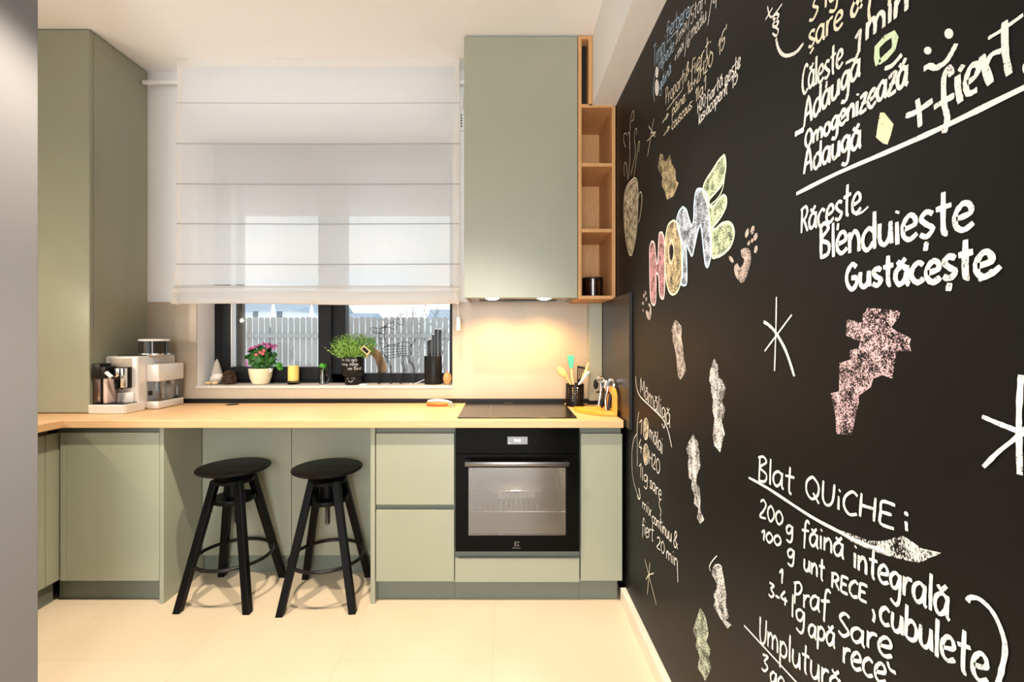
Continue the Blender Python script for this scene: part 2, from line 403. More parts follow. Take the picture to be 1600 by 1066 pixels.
struct('trim_3', MB().box(-2.108, .488, YW - .018, T, CT, .9025), M['black_plastic'], 'black upstand strip along the back of the worktop', 'upstand')

# window ------------------------------------------------------------
ANT = M['anthracite']
win = bpy.data.objects.new('window_1', None); win.location = (WX0, YF, WZ0); COL.objects.link(win)
win['kind'] = 'structure'; win['label'] = 'anthracite two-part window behind the sheer blind'; win['category'] = 'window'
xa, xb = PX(357.8, YF), PX(499, YF); xc, xd = PX(519, YF), PX(539.5, YF)
zt = 2.26
b = MB(); y0, y1 = YF, YF + .075
b.box(WX0, xa, y0, y1, WZ0, WZ1); b.box(WX1 - .035, WX1, y0, y1, WZ0, WZ1)
b.box(xa, WX1 - .035, y0, y1, WZ0, PZ(583.6, YF)); b.box(xa, WX1 - .035, y0, y1, zt + .12, WZ1)
b.box(xc, xd, y0, y1, WZ0, WZ1)
b.build('frame', ANT, win, bevel=.003)
b = MB(); y0, y1 = YF - .022, YF + .05
zs0 = PZ(573.3, YF)
b.box(xa - .03, xa + .028, y0, y1, WZ0 + .022, zt + .16); b.box(xb, xc + .003, y0, y1, WZ0 + .022, zt + .16)
b.box(xa + .028, xb, y0, y1, WZ0 + .022, zs0); b.box(xa + .028, xb, y0, y1, zt, zt + .16)
b.build('sash', ANT, win, bevel=.004)
MB().box(xa + .0285, xb, YF + .02, YF + .024, zs0, zt).build('glass_pane', M['glass'], win)
MB().box(xd, WX1 - .036, YF + .03, YF + .034, PZ(583.6, YF), zt + .12).build('glass_pane', M['glass'], win)
b = MB(); b.box(xa + .026, xa + .0295, YF - .023, YF + .02, zs0, zt)
lab(b.build('sash_seal', M['silver'], win), 'light grey seal strip')
b = MB()
for k in range(9): b.box(xa, WX1 - .01, YF + .088, YF + .098, 2.048 + k * .052, 2.097 + k * .052)
lab(b.build('roller_shutter', pm('shutter_slats', (.50, .50, .51), .6), win), 'grey outer roller shutter, partly lowered')
b = MB(); b.box(xa, xa + .038, YF + .08, YF + .112, WZ0, WZ1); b.box(WX1 - .03, WX1 - .004, YF + .08, YF + .112, WZ0, WZ1)
lab(b.build('shutter_rail', pm('brown_rail', (.05, .035, .022), .5), win), 'dark brown shutter guide rail')
MB().box(WX0, WX1, YF + .075, 3.10, WZ0 - .03, WZ0 - .012).build('outer_sill', M['sill'], win)

# pipe along the wall -----------------------------------------------
pz = PZ(132.5, 2.70)
o = MB().tube([(PX(221, 2.66), 2.674, pz), (PX(235, 2.674), 2.674, pz), (-.10, 2.674, pz)], .0125, 16).build('pipe', M['white_plastic'], None, smooth=True)
tag(o, 'white pipe running behind the blind into the tall cabinet', 'pipe')
# shutter strap winder on the wall ----------------------------------
t = thing('strap_winder', P(721, 190, 2.715), 'white strap winder with dark slots on the wall beside the hood cabinet', 'strap winder')
MB().rbox(PX(718.5, 2.70), PX(727, 2.70), 2.70, YW, PZ(203, 2.70), PZ(172, 2.70), .004).build('housing', M['white_plastic'], t, smooth=True)
for k in range(5): MB().box(PX(720, 2.70), PX(722, 2.70), 2.698, 2.7005, PZ(181 + k * 4.3, 2.70), PZ(179 + k * 4.3, 2.70)).build('slot', M['black_plastic'], t)
MB().tube([(PX(723, 2.70), 2.712, PZ(172, 2.70)), (PX(724, 2.70), 2.71, PZ(150, 2.70)), (PX(726, 2.70), 2.71, PZ(136, 2.70))], .004, 6).build('strap', M['silver'], t)

# roman blind -------------------------------------------------------
YB = 2.595
bl = thing('roman_blind', P(497, 97, YB), 'sheer white roman blind hanging half lowered over the kitchen window', 'blind')
bx0, bx1 = PX(277, YB), PX(718, YB)
ys = [91.6, 161.5, 225, 288, 350, 413, 446]
def blind_y(z_px):
    for a, c in zip(ys, ys[1:]):
        if a <= z_px <= c:
            t_ = (z_px - a) / (c - a); return YB - .010 * math.sin(math.pi * t_) * (0 if a < 97 else 1)
    return YB
rows = []
for a, c in zip(ys, ys[1:]):
    for k in range(6): rows.append(a + (c - a) * k / 6)
rows.append(446)
prof = [(blind_y(r), PZ(r, YB)) for r in rows]
z1, z2 = PZ(446, YB), PZ(475, YB)
prof += [(YB - .012, z1 - .012), (YB - .030, z1 - .020), (YB - .034, z1 - .030), (YB - .026, z1 - .045), (YB - .036, z1 - .075), (YB - .040, z2 + .02), (YB - .034, z2), (YB - .020, z2 - .004), (YB - .010, z2 + .01), (YB - .008, z1 - .03)]
NX = 40; hem = .030
def sheet(x0, x1, prof, nx, dy=0, flare=True):
    b = MB(); g = []
    for j, (y, z) in enumerate(prof):
        row = []
        for i in range(nx + 1):
            u = i / nx; x = x0 + (x1 - x0) * u
            w = .0025 * math.sin(u * 9 + j * .35) + .0015 * math.sin(u * 23 + j * .9)
            fl = 0
            if flare and z < PZ(413, YB): fl = -.014 * min(1, (PZ(413, YB) - z) / .12) * max(0, 1 - u * 6)
            row.append(b.b.verts.new((x + fl, y + dy + (w if j > 3 else 0), z + (0.004 * math.sin(u * 7) if j > len(prof) - 10 else 0))))
        g.append(row)
    for a, c in zip(g, g[1:]):
        for i in range(nx): b.b.faces.new((a[i], a[i + 1], c[i + 1], c[i]))
    return b
nr = len(rows)
sheet(bx0, bx1, prof[:nr], NX).build('fabric', M['sheer'], bl, smooth=True, fix=False)
sheet(bx0, bx1, prof[nr - 1:], NX).build('bottom_fold', M['sheer_fold'], bl, smooth=True, fix=False)
sheet(bx0, bx0 + hem, prof, 3, -.002).build('side_hem', M['sheer_hem'], bl, smooth=True, fix=False)
sheet(bx1 - hem, bx1, prof, 3, -.002, False).build('side_hem', M['sheer_hem'], bl, smooth=True, fix=False)
sheet(bx0, bx1, [(YB - .001, CEIL - .0005), (YB - .001, PZ(104, YB))], 8, -.002, False).build('top_hem', M['sheer_hem'], bl, smooth=True, fix=False)
MB().box(bx0, bx1, YB + .004, YB + .03, CEIL - .028, CEIL).build('head_rail', M['white_plastic'], bl)
rodm = pm('blind_rod', (.36, .35, .36), .6)
for r in (161.5, 225, 288, 350, 413):
    MB().tube([(bx0 - .002, YB - .006, PZ(r, YB)), ((bx0 + bx1) / 2, YB - .006, PZ(r + .8, YB)), (bx1 + .002, YB - .006, PZ(r, YB))], .0026 if r > 200 else .0014, 6).build('rod', rodm, bl)
    if r > 200:
        for px_ in (432, 560, 686): MB().tube([(PX(px_, YB) + .006 * math.cos(a), YB + .006, PZ(r, YB) + .006 * math.sin(a)) for a in [i * math.pi / 4 for i in range(8)]], .0012, 5, closed=True).build('cord_ring', rodm, bl)
t = MB().tube([(PX(716, YB), YB - .006, PZ(450, YB)), (PX(716, YB), YB - .006, PZ(497, YB))], .0016, 6)
pc = t.build('pull_cord', M['white_plastic'], bl)
yb2 = YB - .006
MB().lathe([(0, 0), (.011, .002), (.012, .03), (.010, .068), (.003, .078), (0, .078)], (PX(716, yb2), yb2, PZ(517, yb2)), 12).build('pull_weight', M['white_plastic'], pc, smooth=True)

# ================================================================== cabinets
SG, SD = M['sage'], M['sage_dark']
DB = .1089; DT = .8113; YD = 2.185       # door bottom / top, door plane
BEV = .0015
# tall cabinet on the counter, left
TX = -2.1078; TY = 2.342
t = thing('tall_cabinet', ((XL + TX) / 2, 2.5, CT), 'tall sage green cabinet standing on the worktop in the left corner', 'cabinet')
MB().box(XL + .002, TX - .004, TY, TY + .020, CT + .004, CEIL - .008).build('side_panel', SG, t, bevel=BEV)
MB().box(TX - .022, TX, TY + .0225, YW - .002, CT + .006, CEIL - .008).build('door', SG, t, bevel=BEV)
MB().box(XL + .002, TX - .024, TY + .021, YW - .002, CT + .001, CEIL - .001).build('body', SD, t)
MB().box(TX - .0035, TX, TY, TY + .020, CT + .004, CEIL - .008).build('edge_band', SG, t)
# hole where the pipe enters
MB().lathe([(.019, -.0008), (.019, .0008), (.0125, .0008)], (0, 0, 0), 20).b.free()
# worktop
b = MB(); s_ = 2.149
b.prism([(-2.0625, s_, CT - .036), (.5567, s_, CT - .036), (.5567, T - .001, CT - .036), (XL + .001, T - .001, CT - .036), (XL + .001, .95, CT - .036), (-2.0625, .95, CT - .036)], (0, 0, .036))
wt = b.build('worktop', M['wood'], None, bevel=.0025)
tag(wt, 'pale oak worktop running in an L along the left and back walls', 'worktop')
g = MB().lathe([(0, .0012), (.034, .0012), (.036, 0), (.0, 0)], (PX(370, 2.70), 2.655, CT), 24).build('cable_grommet', M['black_plastic'], None, smooth=True)
tag(g, 'black round cable grommet set in the worktop under the window', 'cable grommet')
# left run base cabinet
LX = -2.12
t = thing('base_cabinet', (-2.4, 1.6, 0), 'sage green base cabinet of the left run, half hidden by the grey wall', 'cabinet', None)
MB().box(XL + .002, LX - .022, .96, YD - .026, DB, CT - .037).build('body', SD, t)
MB().box(LX - .02, LX, 1.30, PX(0, 1) * 0 + 2.128, DB, DT).build('door', SG, t, bevel=BEV)
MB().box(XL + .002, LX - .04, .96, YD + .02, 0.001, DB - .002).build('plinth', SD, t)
# corner base cabinet
c0, c1, c2 = PX(95.3, YD), PX(102.7, YD), PX(248.5, YD)
p0, p1 = PX(249.2, YD), PX(255.7, YD)
t = thing('base_cabinet', (-1.87, YD + .25, 0), 'sage green corner base cabinet with one door below the coffee machine', 'cabinet')
MB().box(LX - .02, p0 - .001, YD + .022, T - .002, DB, CT - .037).build('body', SD, t)
b = MB(); b.box(c0 - .004, c1 - .002, YD, YD + .02, DB, DT); b.box(LX - .02, LX, 2.131, YD + .02, DB, DT); b.build('corner_filler', SG, t, bevel=BEV)
MB().box(c1, c2, YD, YD + .02, DB, DT).build('door', SG, t, bevel=BEV)
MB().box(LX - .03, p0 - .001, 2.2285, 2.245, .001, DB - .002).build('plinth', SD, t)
MB().box(p0, p1, YD, T - .002, .001, CT - .037).build('end_panel', SG, t, bevel=BEV)
# shallow cabinet behind the stools
q0, q1 = PX(578.8, YD), PX(586, YD)
YN = 2.462
t = thing('base_cabinet', ((p1 + q0) / 2, 2.6, 0), 'shallow sage green two-door cabinet set back behind the stools', 'cabinet')
nm = PX(455.5, YN)
MB().box(p1 + .002, q0 - .002, YN + .022, T - .002, .096, CT - .037).build('body', SD, t)
MB().box(p1 + .003, nm - .0015, YN, YN + .02, .098, CT - .040).build('door', SG, t, bevel=BEV)
MB().box(nm + .0015, q0 - .003, YN, YN + .02, .098, CT - .040).build('door', SG, t, bevel=BEV)
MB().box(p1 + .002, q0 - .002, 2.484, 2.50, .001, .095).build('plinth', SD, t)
# drawer unit
d0, d1 = PX(587.5, YD), PX(709.6, YD)
t = thing('drawer_unit', ((d0 + d1) / 2, 2.45, 0), 'sage green two-drawer base unit between stools and oven', 'drawer unit')
MB().box(q0, q1, YD, T - .002, .001, CT - .037).build('end_panel', SG, t, bevel=BEV)
MB().box(q1 + .001, d1, YD + .022, T - .002, DB, CT - .037).build('body', SD, t)
MB().box(d0, d1, YD, YD + .02, PZ(789, YD), PZ(677.6, YD)).build('drawer', SG, t, bevel=BEV)
MB().box(d0, d1, YD, YD + .02, PZ(909, YD), PZ(797.6, YD)).build('drawer', SG, t, bevel=BEV)
MB().box(q1 + .001, d1, 2.2285, 2.245, .001, DB - .002).build('plinth', SD, t)
# oven housing
o0, o1 = PX(711, YD), PX(905.6, YD)
t = thing('oven_cabinet', ((o0 + o1) / 2, 2.45, 0), 'sage green oven housing with a low drawer under the oven', 'cabinet')
b = MB(); b.box(d1 + .001, d1 + .004, YD + .022, T - .002, DB, CT - .037); b.box(o1 + .001, o1 + .003, YD + .022, T - .002, DB, CT - .037); b.box(d1 + .004, o1 + .001, YD + .022, T - .002, DB, PZ(862.6, YD)); b.build('body', SD, t)
MB().box(o0, o1 - .001, YD, YD + .02, PZ(910, YD), PZ(872.8, YD)).build('drawer', SG, t, bevel=BEV)
MB().box(d1 + .001, o1 + .003, 2.2285, 2.245, .001, DB - .002).build('plinth', SD, t)
# narrow cabinet, right
r0, r1 = PX(907.4, YD), PX(972.3, YD)
t = thing('base_cabinet', ((r0 + r1) / 2, 2.45, 0), 'narrow sage green base cabinet between oven and black wall', 'cabinet')
MB().box(r0 - .001, r1 - .002, YD + .022, T - .002, DB, CT - .037).build('body', SD, t)
MB().box(r0, r1, YD, YD + .02, DB, PZ(678, YD)).build('door', SG, t, bevel=BEV)
MB().box(r0 - .001, PX(964.5, 2.2285), 2.2285, 2.245, .001, DB - .002).build('plinth', SD, t)

# oven ---------------------------------------------------------------
YO = 2.170
BG = M['black_glass']
ov = thing('oven', ((o0 + o1) / 2, 2.4, PZ(862, YO)), 'black built-in oven with glass door and clock display', 'oven')
oz0, oz1, ozm = PZ(862, YO), PZ(669.8, YO), PZ(710, YO)
ox0, ox1 = PX(711.5, YO), PX(905.2, YO)
cp = MB().box(ox0, ox1, YO, YO + .03, ozm + .003, oz1).build('control_panel', BG, ov, bevel=.001)
ds = MB().box(PX(793, YO), PX(824.2, YO), YO - .001, YO, PZ(694.4, YO), PZ(682.6, YO)).build('display', M['screen'], cp)
w0, w1, wz0, wz1 = PX(732, YO), PX(884, YO), PZ(837.5, YO), PZ(731, YO)
b = MB()
b.box(ox0, w0, YO, YO + .03, oz0, ozm); b.box(w1, ox1, YO, YO + .03, oz0, ozm); b.box(w0, w1, YO, YO + .03, oz0, wz0); b.box(w0, w1, YO, YO + .03, wz1, ozm)
door = b.build('door', BG, ov)
MB().box(w0, w1, YO + .002, YO + .006, wz0, wz1).build('window_glass', M['oven_glass'], door)
b = MB(); yh = YO - .042
b.rbox(PX(726, yh), PX(890, yh), yh - .006, yh + .006, PZ(729, yh), PZ(721.5, yh), .004)
hx0, hx1 = PX(730, yh), PX(886, yh)
for x in (hx0, hx1): b.box(x - .008, x + .008, yh, YO, PZ(727.5, yh), PZ(723, yh))
lab(b.build('handle', pm('dark_bar_steel', (.20, .19, .18), .3, metal=1), door, smooth=True), 'dark steel bar handle')
# cavity
cx0, cx1, cz0, cz1, cy0, cy1 = w0 - .012, w1 + .012, wz0 - .012, wz1 + .01, YO + .035, 2.60
b = MB()
b.quad((cx0, cy1, cz0), (cx1, cy1, cz0), (cx1, cy1, cz1), (cx0, cy1, cz1)); b.quad((cx0, cy0, cz0), (cx0, cy1, cz0), (cx0, cy1, cz1), (cx0, cy0, cz1))
b.quad((cx1, cy0, cz0), (cx1, cy0, cz1), (cx1, cy1, cz1), (cx1, cy1, cz0)); b.quad((cx0, cy0, cz0), (cx1, cy0, cz0), (cx1, cy1, cz0), (cx0, cy1, cz0)); b.quad((cx0, cy0, cz1), (cx0, cy1, cz1), (cx1, cy1, cz1), (cx1, cy0, cz1))
b.build('cavity', M['enamel'], ov)
b = MB(); b.box(ox0 + .02, ox1 - .02, 2.62, 2.66, oz0 + .02, oz1 - .02); b.box(ox0 + .02, cx0 - .005, YO + .032, 2.62, oz0 + .02, oz1 - .02); b.box(cx1 + .005, ox1 - .02, YO + .032, 2.62, oz0 + .02, oz1 - .02)
b.build('housing', M['black_plastic'], ov)
for x, s in ((cx0 + .006, 1), (cx1 - .006, -1)):
    b = MB()
    for k in range(5):
        z = cz0 + .05 + k * .058
        b.tube([(x, cy0 + .01, z), (x, cy1 - .01, z)], .003, 6); b.tube([(x, cy0 + .01, z + .014), (x, cy1 - .01, z + .014)], .003, 6)
    for y in (cy0 + .01, cy1 - .01): b.tube([(x, y, cz0 + .03), (x, y, cz1 - .03)], .003, 6)
    b.build('side_rail', M['chrome'], ov)
zr = PZ(781, 2.40)
b = MB(); b.tube([(cx0 + .01, cy0 + .03, zr), (cx1 - .01, cy0 + .03, zr), (cx1 - .01, cy1 - .03, zr), (cx0 + .01, cy1 - .03, zr)], .003, 6, closed=True)
for k in range(1, 18):
    x = cx0 + .01 + (cx1 - cx0 - .02) * k / 18
    b.tube([(x, cy0 + .03, zr), (x, cy1 - .03, zr)], .0018, 5)
b.build('wire_rack', M['chrome'], ov)
lamp('oven_fill', 'POINT', (cx0 + .24, 2.45, cz1 - .03), 5, (1, .86, .66), shadow_soft_size=.02)  # added light inside the cavity so rack and dish show, no lit source known
t = thing('baking_dish', (PX(807, 2.46), 2.46, zr + .004), 'small ribbed white baking dish with steel rim on the oven rack', 'dish')
dx0, dx1 = PX(778, 2.40), PX(836, 2.40)
b = MB(); nrib = 9
for k in range(nrib): b.rbox(dx0 + (dx1 - dx0) * k / nrib, dx0 + (dx1 - dx0) * (k + 1) / nrib, 2.40, 2.52, zr + .004, zr + .040, .006)
b.build('body', M['white_plastic'], t, smooth=True)
MB().rbox(PX(768, 2.39), PX(848, 2.39), 2.39, 2.53, zr + .040, zr + .050, .004).build('rim', M['chrome'], t)

# hob ------------------------------------------------------------------
hy0, hy1 = .388 * F / (654.3 - V0), .388 * F / (630.8 - V0)
hob = thing('cooktop', ((PX(714.4, hy0) + PX(901.9, hy0)) / 2, (hy0 + hy1) / 2, CT), 'black glass cooktop set flush on the oak worktop', 'cooktop')
MB().rbox(PX(714.4, hy0), PX(901.9, hy0), hy0, hy1, CT + .0004, CT + .0055, .002).build('glass_plate', M['hob_glass'], hob)
b = MB(); hx = PX(795, hy0) - .0; b.box(.0 + hx - .095, hx - .0945, hy0 + .05, hy1 - .06, CT + .0055, CT + .0058)
b.box(hx - .02, hx + .03, hy1 - .012, hy1 - .009, CT + .0055, CT + .0058); b.build('zone_print', M['print_grey'], hob)

# hood cabinet ---------------------------------------------------------
YU = 2.392; u0, u1, uz = PX(725, YU), PX(902.6, YU), PZ(465.5, YU)
t = thing('hood_cabinet', ((u0 + u1) / 2, 2.55, uz), 'large sage green wall cabinet with one plain door above the cooktop', 'cabinet')
MB().box(u0, u1 - .001, YU, YU + .02, uz, CEIL - .010).build('door', SG, t, bevel=BEV)
b = MB(); b.box(u0 + .001, u0 + .018, YU + .022, YW - .002, uz, CEIL - .002); b.box(u1 - .019, u1 - .002, YU + .022, YW - .002, uz, CEIL - .002)
b.box(u0 + .018, u1 - .019, YU + .022, YW - .002, uz + .03, CEIL - .002)
b.build('body', SG, t)
hd = thing('cooker_hood', ((u0 + u1) / 2, 2.5, uz), 'slim built-in cooker hood with two lit lamps under the green cabinet', 'cooker hood')
hz = uz + .004
MB().box(u0 + .022, u1 - .024, YU + .028, YW - .05, hz, hz + .025).build('filter_plate', pm('hood_steel', (.45, .43, .40), .35, metal=.8), hd, bevel=.001)
MB().box(u0 + .022, u1 - .024, YU + .022, YU + .028, hz - .003, hz + .022).build('front_strip', M['black_plastic'], hd)
MB().box(u0 + .07, u1 - .09, YU + .15, YU + .25, hz - .003, hz).build('vent_grille', M['black_plastic'], hd)
for k in range(6): MB().cyl((PX(806 + k * 4, YU + .05), YU + .05, hz - .002), .004, .002, 10).build('button', M['silver'], hd)
for px_ in (769, 851):
    x = PX(px_, YU + .055)
    MB().lathe([(0, -.009), (.020, -.008), (.034, -.003), (.038, .001), (0, .001)], (x, YU + .085, hz), 24).build('lamp_lens', M['lamp_glow'], hd, smooth=True)
    lamp('hood_lamp', 'SPOT', (x, YU + .12, hz - .020), 13.5, (1.0, .58, .20), spot_size=math.radians(150), spot_blend=.8, shadow_soft_size=.03)

# open shelf unit --------------------------------------------------------
SW = M['shelf_wood']
s0, s1 = PX(903, YU) + .001, WR - .003
yb_ = YW - .002
zn = PZ(165, YU)      # underside notch below the beam
t = thing('open_shelf', ((s0 + s1) / 2, 2.55, uz), 'open beech shelf unit notched around the beam beside the hood cabinet', 'shelf')
sN = .457; th = .018; ztop = CEIL - .004; zb2 = PZ(467.5, YU)
MB().box(s0, s0 + th, YU, yb_, zb2, ztop).build('side_panel', SW, t, bevel=.001)
MB().box(s1 - th, s1, YU, yb_, zb2, zn - .002).build('side_panel', SW, t, bevel=.001)
MB().box(sN - .020, sN, YU, yb_, zn - .0005, ztop).build('side_panel', SW, t, bevel=.001)
MB().box(s0 + th, sN - .020, YU, yb_, ztop - th, ztop).build('top_board', SW, t, bevel=.001)
MB().box(s0 + th, s1 - th, YU, yb_, zb2, zb2 + th).build('bottom_board', SW, t, bevel=.001)
for a in (168.0, 260.2, 363.0):
    z = PZ(a, YU); MB().box(s0 + th, s1 - th, YU, yb_ - .006, z, z + th).build('shelf_board', SW, t, bevel=.001)
b = MB(); b.box(s0 + th, s1 - th, yb_ - .006, yb_, zb2 + th, PZ(168, YU)); b.build('back_panel', SW, t)
MB().box(s0 + th, sN - .02, YU + .06, yb_, zn, ztop - th).build('back_panel', pm('shadow_back', (.02, .012, .008), .8), t)  # near-black block: deep shade of the narrow compartment put into its colour
zj = zb2 + th
t = thing('candle_jar', (PX(925.5, 2.50), 2.50, zj), 'dark smoked glass candle jar in the lowest shelf compartment', 'jar')
jc = (PX(926, 2.50), 2.50, zj + .0005)
MB().lathe([(0, 0), (.050, 0), (.056, .006), (.056, .100), (.053, .102), (.0515, .098), (.0515, .012), (0, .012)], jc, 28).build('glass', M['smoke_glass'], t, smooth=True)
MB().lathe([(.0565, .094), (.0572, .094), (.0572, .104), (.051, .104), (.051, .099)], jc, 28).build('rim', M['black_plastic'], t, smooth=True)
MB().lathe([(0, .013), (.050, .013), (.050, .026), (0, .026)], jc, 24).build('wax', pm('dark_wax', (.05, .025, .015), .6), t, smooth=True)

# filler box and side splash panel
o = MB().box(.488, .5625, 2.652, T - .001, CT + .022, zb2 - .001).build('filler_panel', SG, None, bevel=BEV)
tag(o, 'narrow sage green filler panel in the corner beside the black wall', 'panel')
o = MB().box(.488, .5625, 2.648, T - .001, CT + .0005, CT + .0215).build('upstand_block', M['black_plastic'], None)
tag(o, 'black upstand piece under the narrow green filler panel', 'upstand')
o = MB().box(.5640, .5785, 2.081, T - .001, CT - .03, uz - .002).build('splash_panel', pm('black_splash', (.016, .014, .012), .34, spec=.35), None, bevel=.001)
tag(o, 'satin black splash panel on the side wall at the worktop end', 'panel')

# ================================================================== stools
def make_stool(loc, label):
    """adjustable bar stool; local origin at the floor under the seat"""
    X, Y = loc
    t = thing('bar_stool', (X, Y, 0), label, 'stool', 'black bar stools under the worktop')
    BWD, BM = M['black_wood'], M['black_metal']
    def c(z): return (X, Y, z)
    MB().lathe([(0, .613), (.154, .613), (.164, .619), (.166, .624), (.164, .628), (.156, .631), (0, .632)], c(0), 48).build('seat', BWD, t, smooth=True)
    MB().lathe([(0, .588), (.045, .588), (.052, .596), (.052, .613), (0, .613)], c(0), 28).build('seat_mount', BM, t, smooth=True)
    MB().lathe([(0, .556), (.088, .556), (.090, .560), (.090, .572), (.086, .576), (0, .576)], c(0), 36).build('top_plate', BWD, t, smooth=True)
    MB().lathe([(0, .462), (.092, .462), (.095, .466), (.095, .480), (.092, .484), (0, .484)], c(0), 36).build('lower_plate', BWD, t, smooth=True)
    MB().lathe([(0, .484), (.040, .484), (.040, .556), (0, .556)], c(0), 24).build('hub', BWD, t, smooth=True)
    pr = [(0, .345), (.008, .345), (.010, .350)]
    z = .352
    while z < .60: pr += [(.0105, z), (.0125, z + .003), (.0105, z + .006)]; z += .006
    pr += [(0, z)]
    lab(MB().lathe(pr, c(0), 16).build('spindle', pm('dark_steel', (.16, .15, .14), .35, metal=1), t, smooth=True), 'threaded steel spindle')
    for i, j in ((-1, -1), (1, -1), (1, 1), (-1, 1)):
        b = MB()
        b.bar((X + i * .055, Y + j * .055, .578), (X + i * .162, Y + j * .162, .0), .0175, .0175, .0165, .0165)
        b.build('leg', BWD, t, bevel=.003)
    n = 56; rr = .172
    MB().tube([(X + rr * math.cos(2 * math.pi * k / n), Y + rr * math.sin(2 * math.pi * k / n), .195) for k in range(n)], .0085, 10, closed=True).build('footrest_ring', BM, t, smooth=True)
    return t
st = make_stool((-1.335, 2.276), 'black round bar stool standing left, nearer the corner cabinet')
st.rotation_euler.z = math.radians(-1)
s2 = copy_tree(st); s2.location = (-.868, 2.264, 0); s2.rotation_euler.z = math.radians(4)
s2['label'] = 'black round bar stool standing right, beside the drawer unit'

# ================================================================== coffee machine
cm = thing('coffee_machine', (-2.0, 2.5, CT), 'silver bean-to-cup coffee machine on the worktop below the tall cabinet', 'coffee machine')
SI, BP, CH = M['silver'], M['black_plastic'], M['chrome']
yT, yBf, yBb = 2.325, 2.42, 2.70
mx0, mx1 = PX(160.4, yBf), PX(215.4, yBf); mz = PZ(556.8, yBf)
tx0, tx1 = PX(137.5, yT), PX(194.8, yT)
tx0 = max(tx0, -2.100)
mx0 = max(mx0, -2.098)
MB().rbox(mx0, mx1, yBf, yBb, CT + .002, mz, .010, 3).build('body', SI, cm, smooth=True)
b = MB()
tz = PZ(633, yT)
b.prism([(tx0, yT, CT + .001), (tx1 - .012, yT, CT + .001), (tx1, yT + .012, CT + .001), (tx1 + .004, yBf + .03, CT + .001), (tx0, yBf + .03, CT + .001)], (0, 0, tz - CT - .001))
b.build('drip_tray', SI, cm, bevel=.003)
gr = MB().box(tx0 + .01, tx1 - .012, yT + .012, yBf - .001, tz, tz + .003)
gr.build('drip_grille', M['black_metal'], cm)
b = MB(); b.box(mx0 + .025, mx1 - .03, yBf - .0015, yBf, PZ(585, yBf), PZ(560, yBf)); b.build('control_panel', pm('tan_panel', (.50, .42, .36), .3, metal=.3), cm)
b = MB(); b.rbox(PX(176, 2.39), PX(199.5, 2.39), 2.392, yBf, PZ(607, 2.39), PZ(574, 2.39), .004); sp = b.build('spout_housing', BP, cm, smooth=True)
b = MB(); b.rbox(PX(178, 2.37), PX(186, 2.37), 2.370, 2.392, PZ(590, 2.37), PZ(576, 2.37), .002); b.rbox(PX(187.5, 2.36), PX(191.5, 2.36), 2.362, 2.392, PZ(606.5, 2.36), PZ(576, 2.36), .002); b.build('chrome_trim', CH, sp, smooth=True)
b = MB()
for px_ in (181.5, 189.5): b.lathe([(0, 0), (.007, 0), (.009, .02), (.010, .035), (0, .035)], (PX(px_, 2.375), 2.38, PZ(608.5, 2.375)), 14)
b.build('coffee_nozzle', BP, sp, smooth=True)
b = MB(); yd = yBf - .012
b.rbox(PX(175.5, yd), PX(208, yd), yd, yBf, PZ(632.5, yd), PZ(613.5, yd), .003); b.build('grounds_drawer', SI, cm, smooth=True)
# milk carafe in front
yc = 2.375
ca = thing('milk_carafe', (PX(155, yc), yc, tz), 'black lidded glass milk carafe docked on the coffee machine tray', 'carafe')
ax0, ax1 = max(PX(140, yc), -2.098), PX(175, yc)
czt = PZ(568, yc)
MB().rbox(ax0, ax1 - .035, yc - .028, yc + .032, tz + .004, PZ(590, yc), .006).build('glass', M['smoke_glass'], ca, smooth=True)
MB().rbox(ax0 + .052, ax1 - .002, yc - .026, yc + .030, tz + .004, PZ(590, yc), .004).build('milk_container', M['copper_white'], ca, smooth=True)
b = MB(); b.rbox(ax0 - .002, ax1 - .03, yc - .034, yc + .034, PZ(590, yc), PZ(574, yc), .004); b.rbox(PX(153, yc), PX(166, yc), yc - .036, yc + .03, PZ(586, yc), czt, .003); b.rbox(PX(164, yc), PX(174, yc), yc - .034, yc + .03, PZ(591, yc), PZ(572.5, yc), .004)
b.build('lid', BP, ca, smooth=True)
b = MB(); b.tube([P(166, 582, yc - .045), P(175, 590, yc - .045)], .009, 10); lab(b.build('frothing_spout', M['white_plastic'], ca, smooth=True), 'pale spout')
MB().tube([P(175, 590, yc - .044), P(182, 592, yc - .04), P(186, 589, yc - .03)], .006, 8).build('spout_arm', BP, ca, smooth=True)
# water tank at the right side
wy0 = 2.475; wx1 = PX(247.7, wy0); wy1 = 2.672
wz_ = PZ(569.5, wy0)
MB().rbox(mx1 + .001, wx1, wy0, wy1, CT + .002, PZ(627.5, wy0), .006, 2).build('tank_base', SI, cm, smooth=True)
MB().rbox(mx1 + .001, wx1 + .001, wy0 - .002, wy1, PZ(597, wy0), wz_, .008, 3).build('tank_lid', SI, cm, smooth=True)
MB().rbox(mx1 + .003, wx1 - .002, wy0 + .004, wy1 - .004, PZ(627.5, wy0), PZ(597, wy0), .004).build('water_tank', M['tank_glass'], cm, smooth=True)
b = MB(); b.cyl((wx1 - .03, 2.59, PZ(627, wy0)), .020, .085, 16); b.build('filter_cartridge', M['white_plastic'], cm, smooth=True)
MB().box(PX(231, wy0), PX(237, wy0), wy0 + .0005, wy0 + .004, PZ(618, wy0), PZ(611, wy0)).build('tank_latch', M['black_metal'], cm)
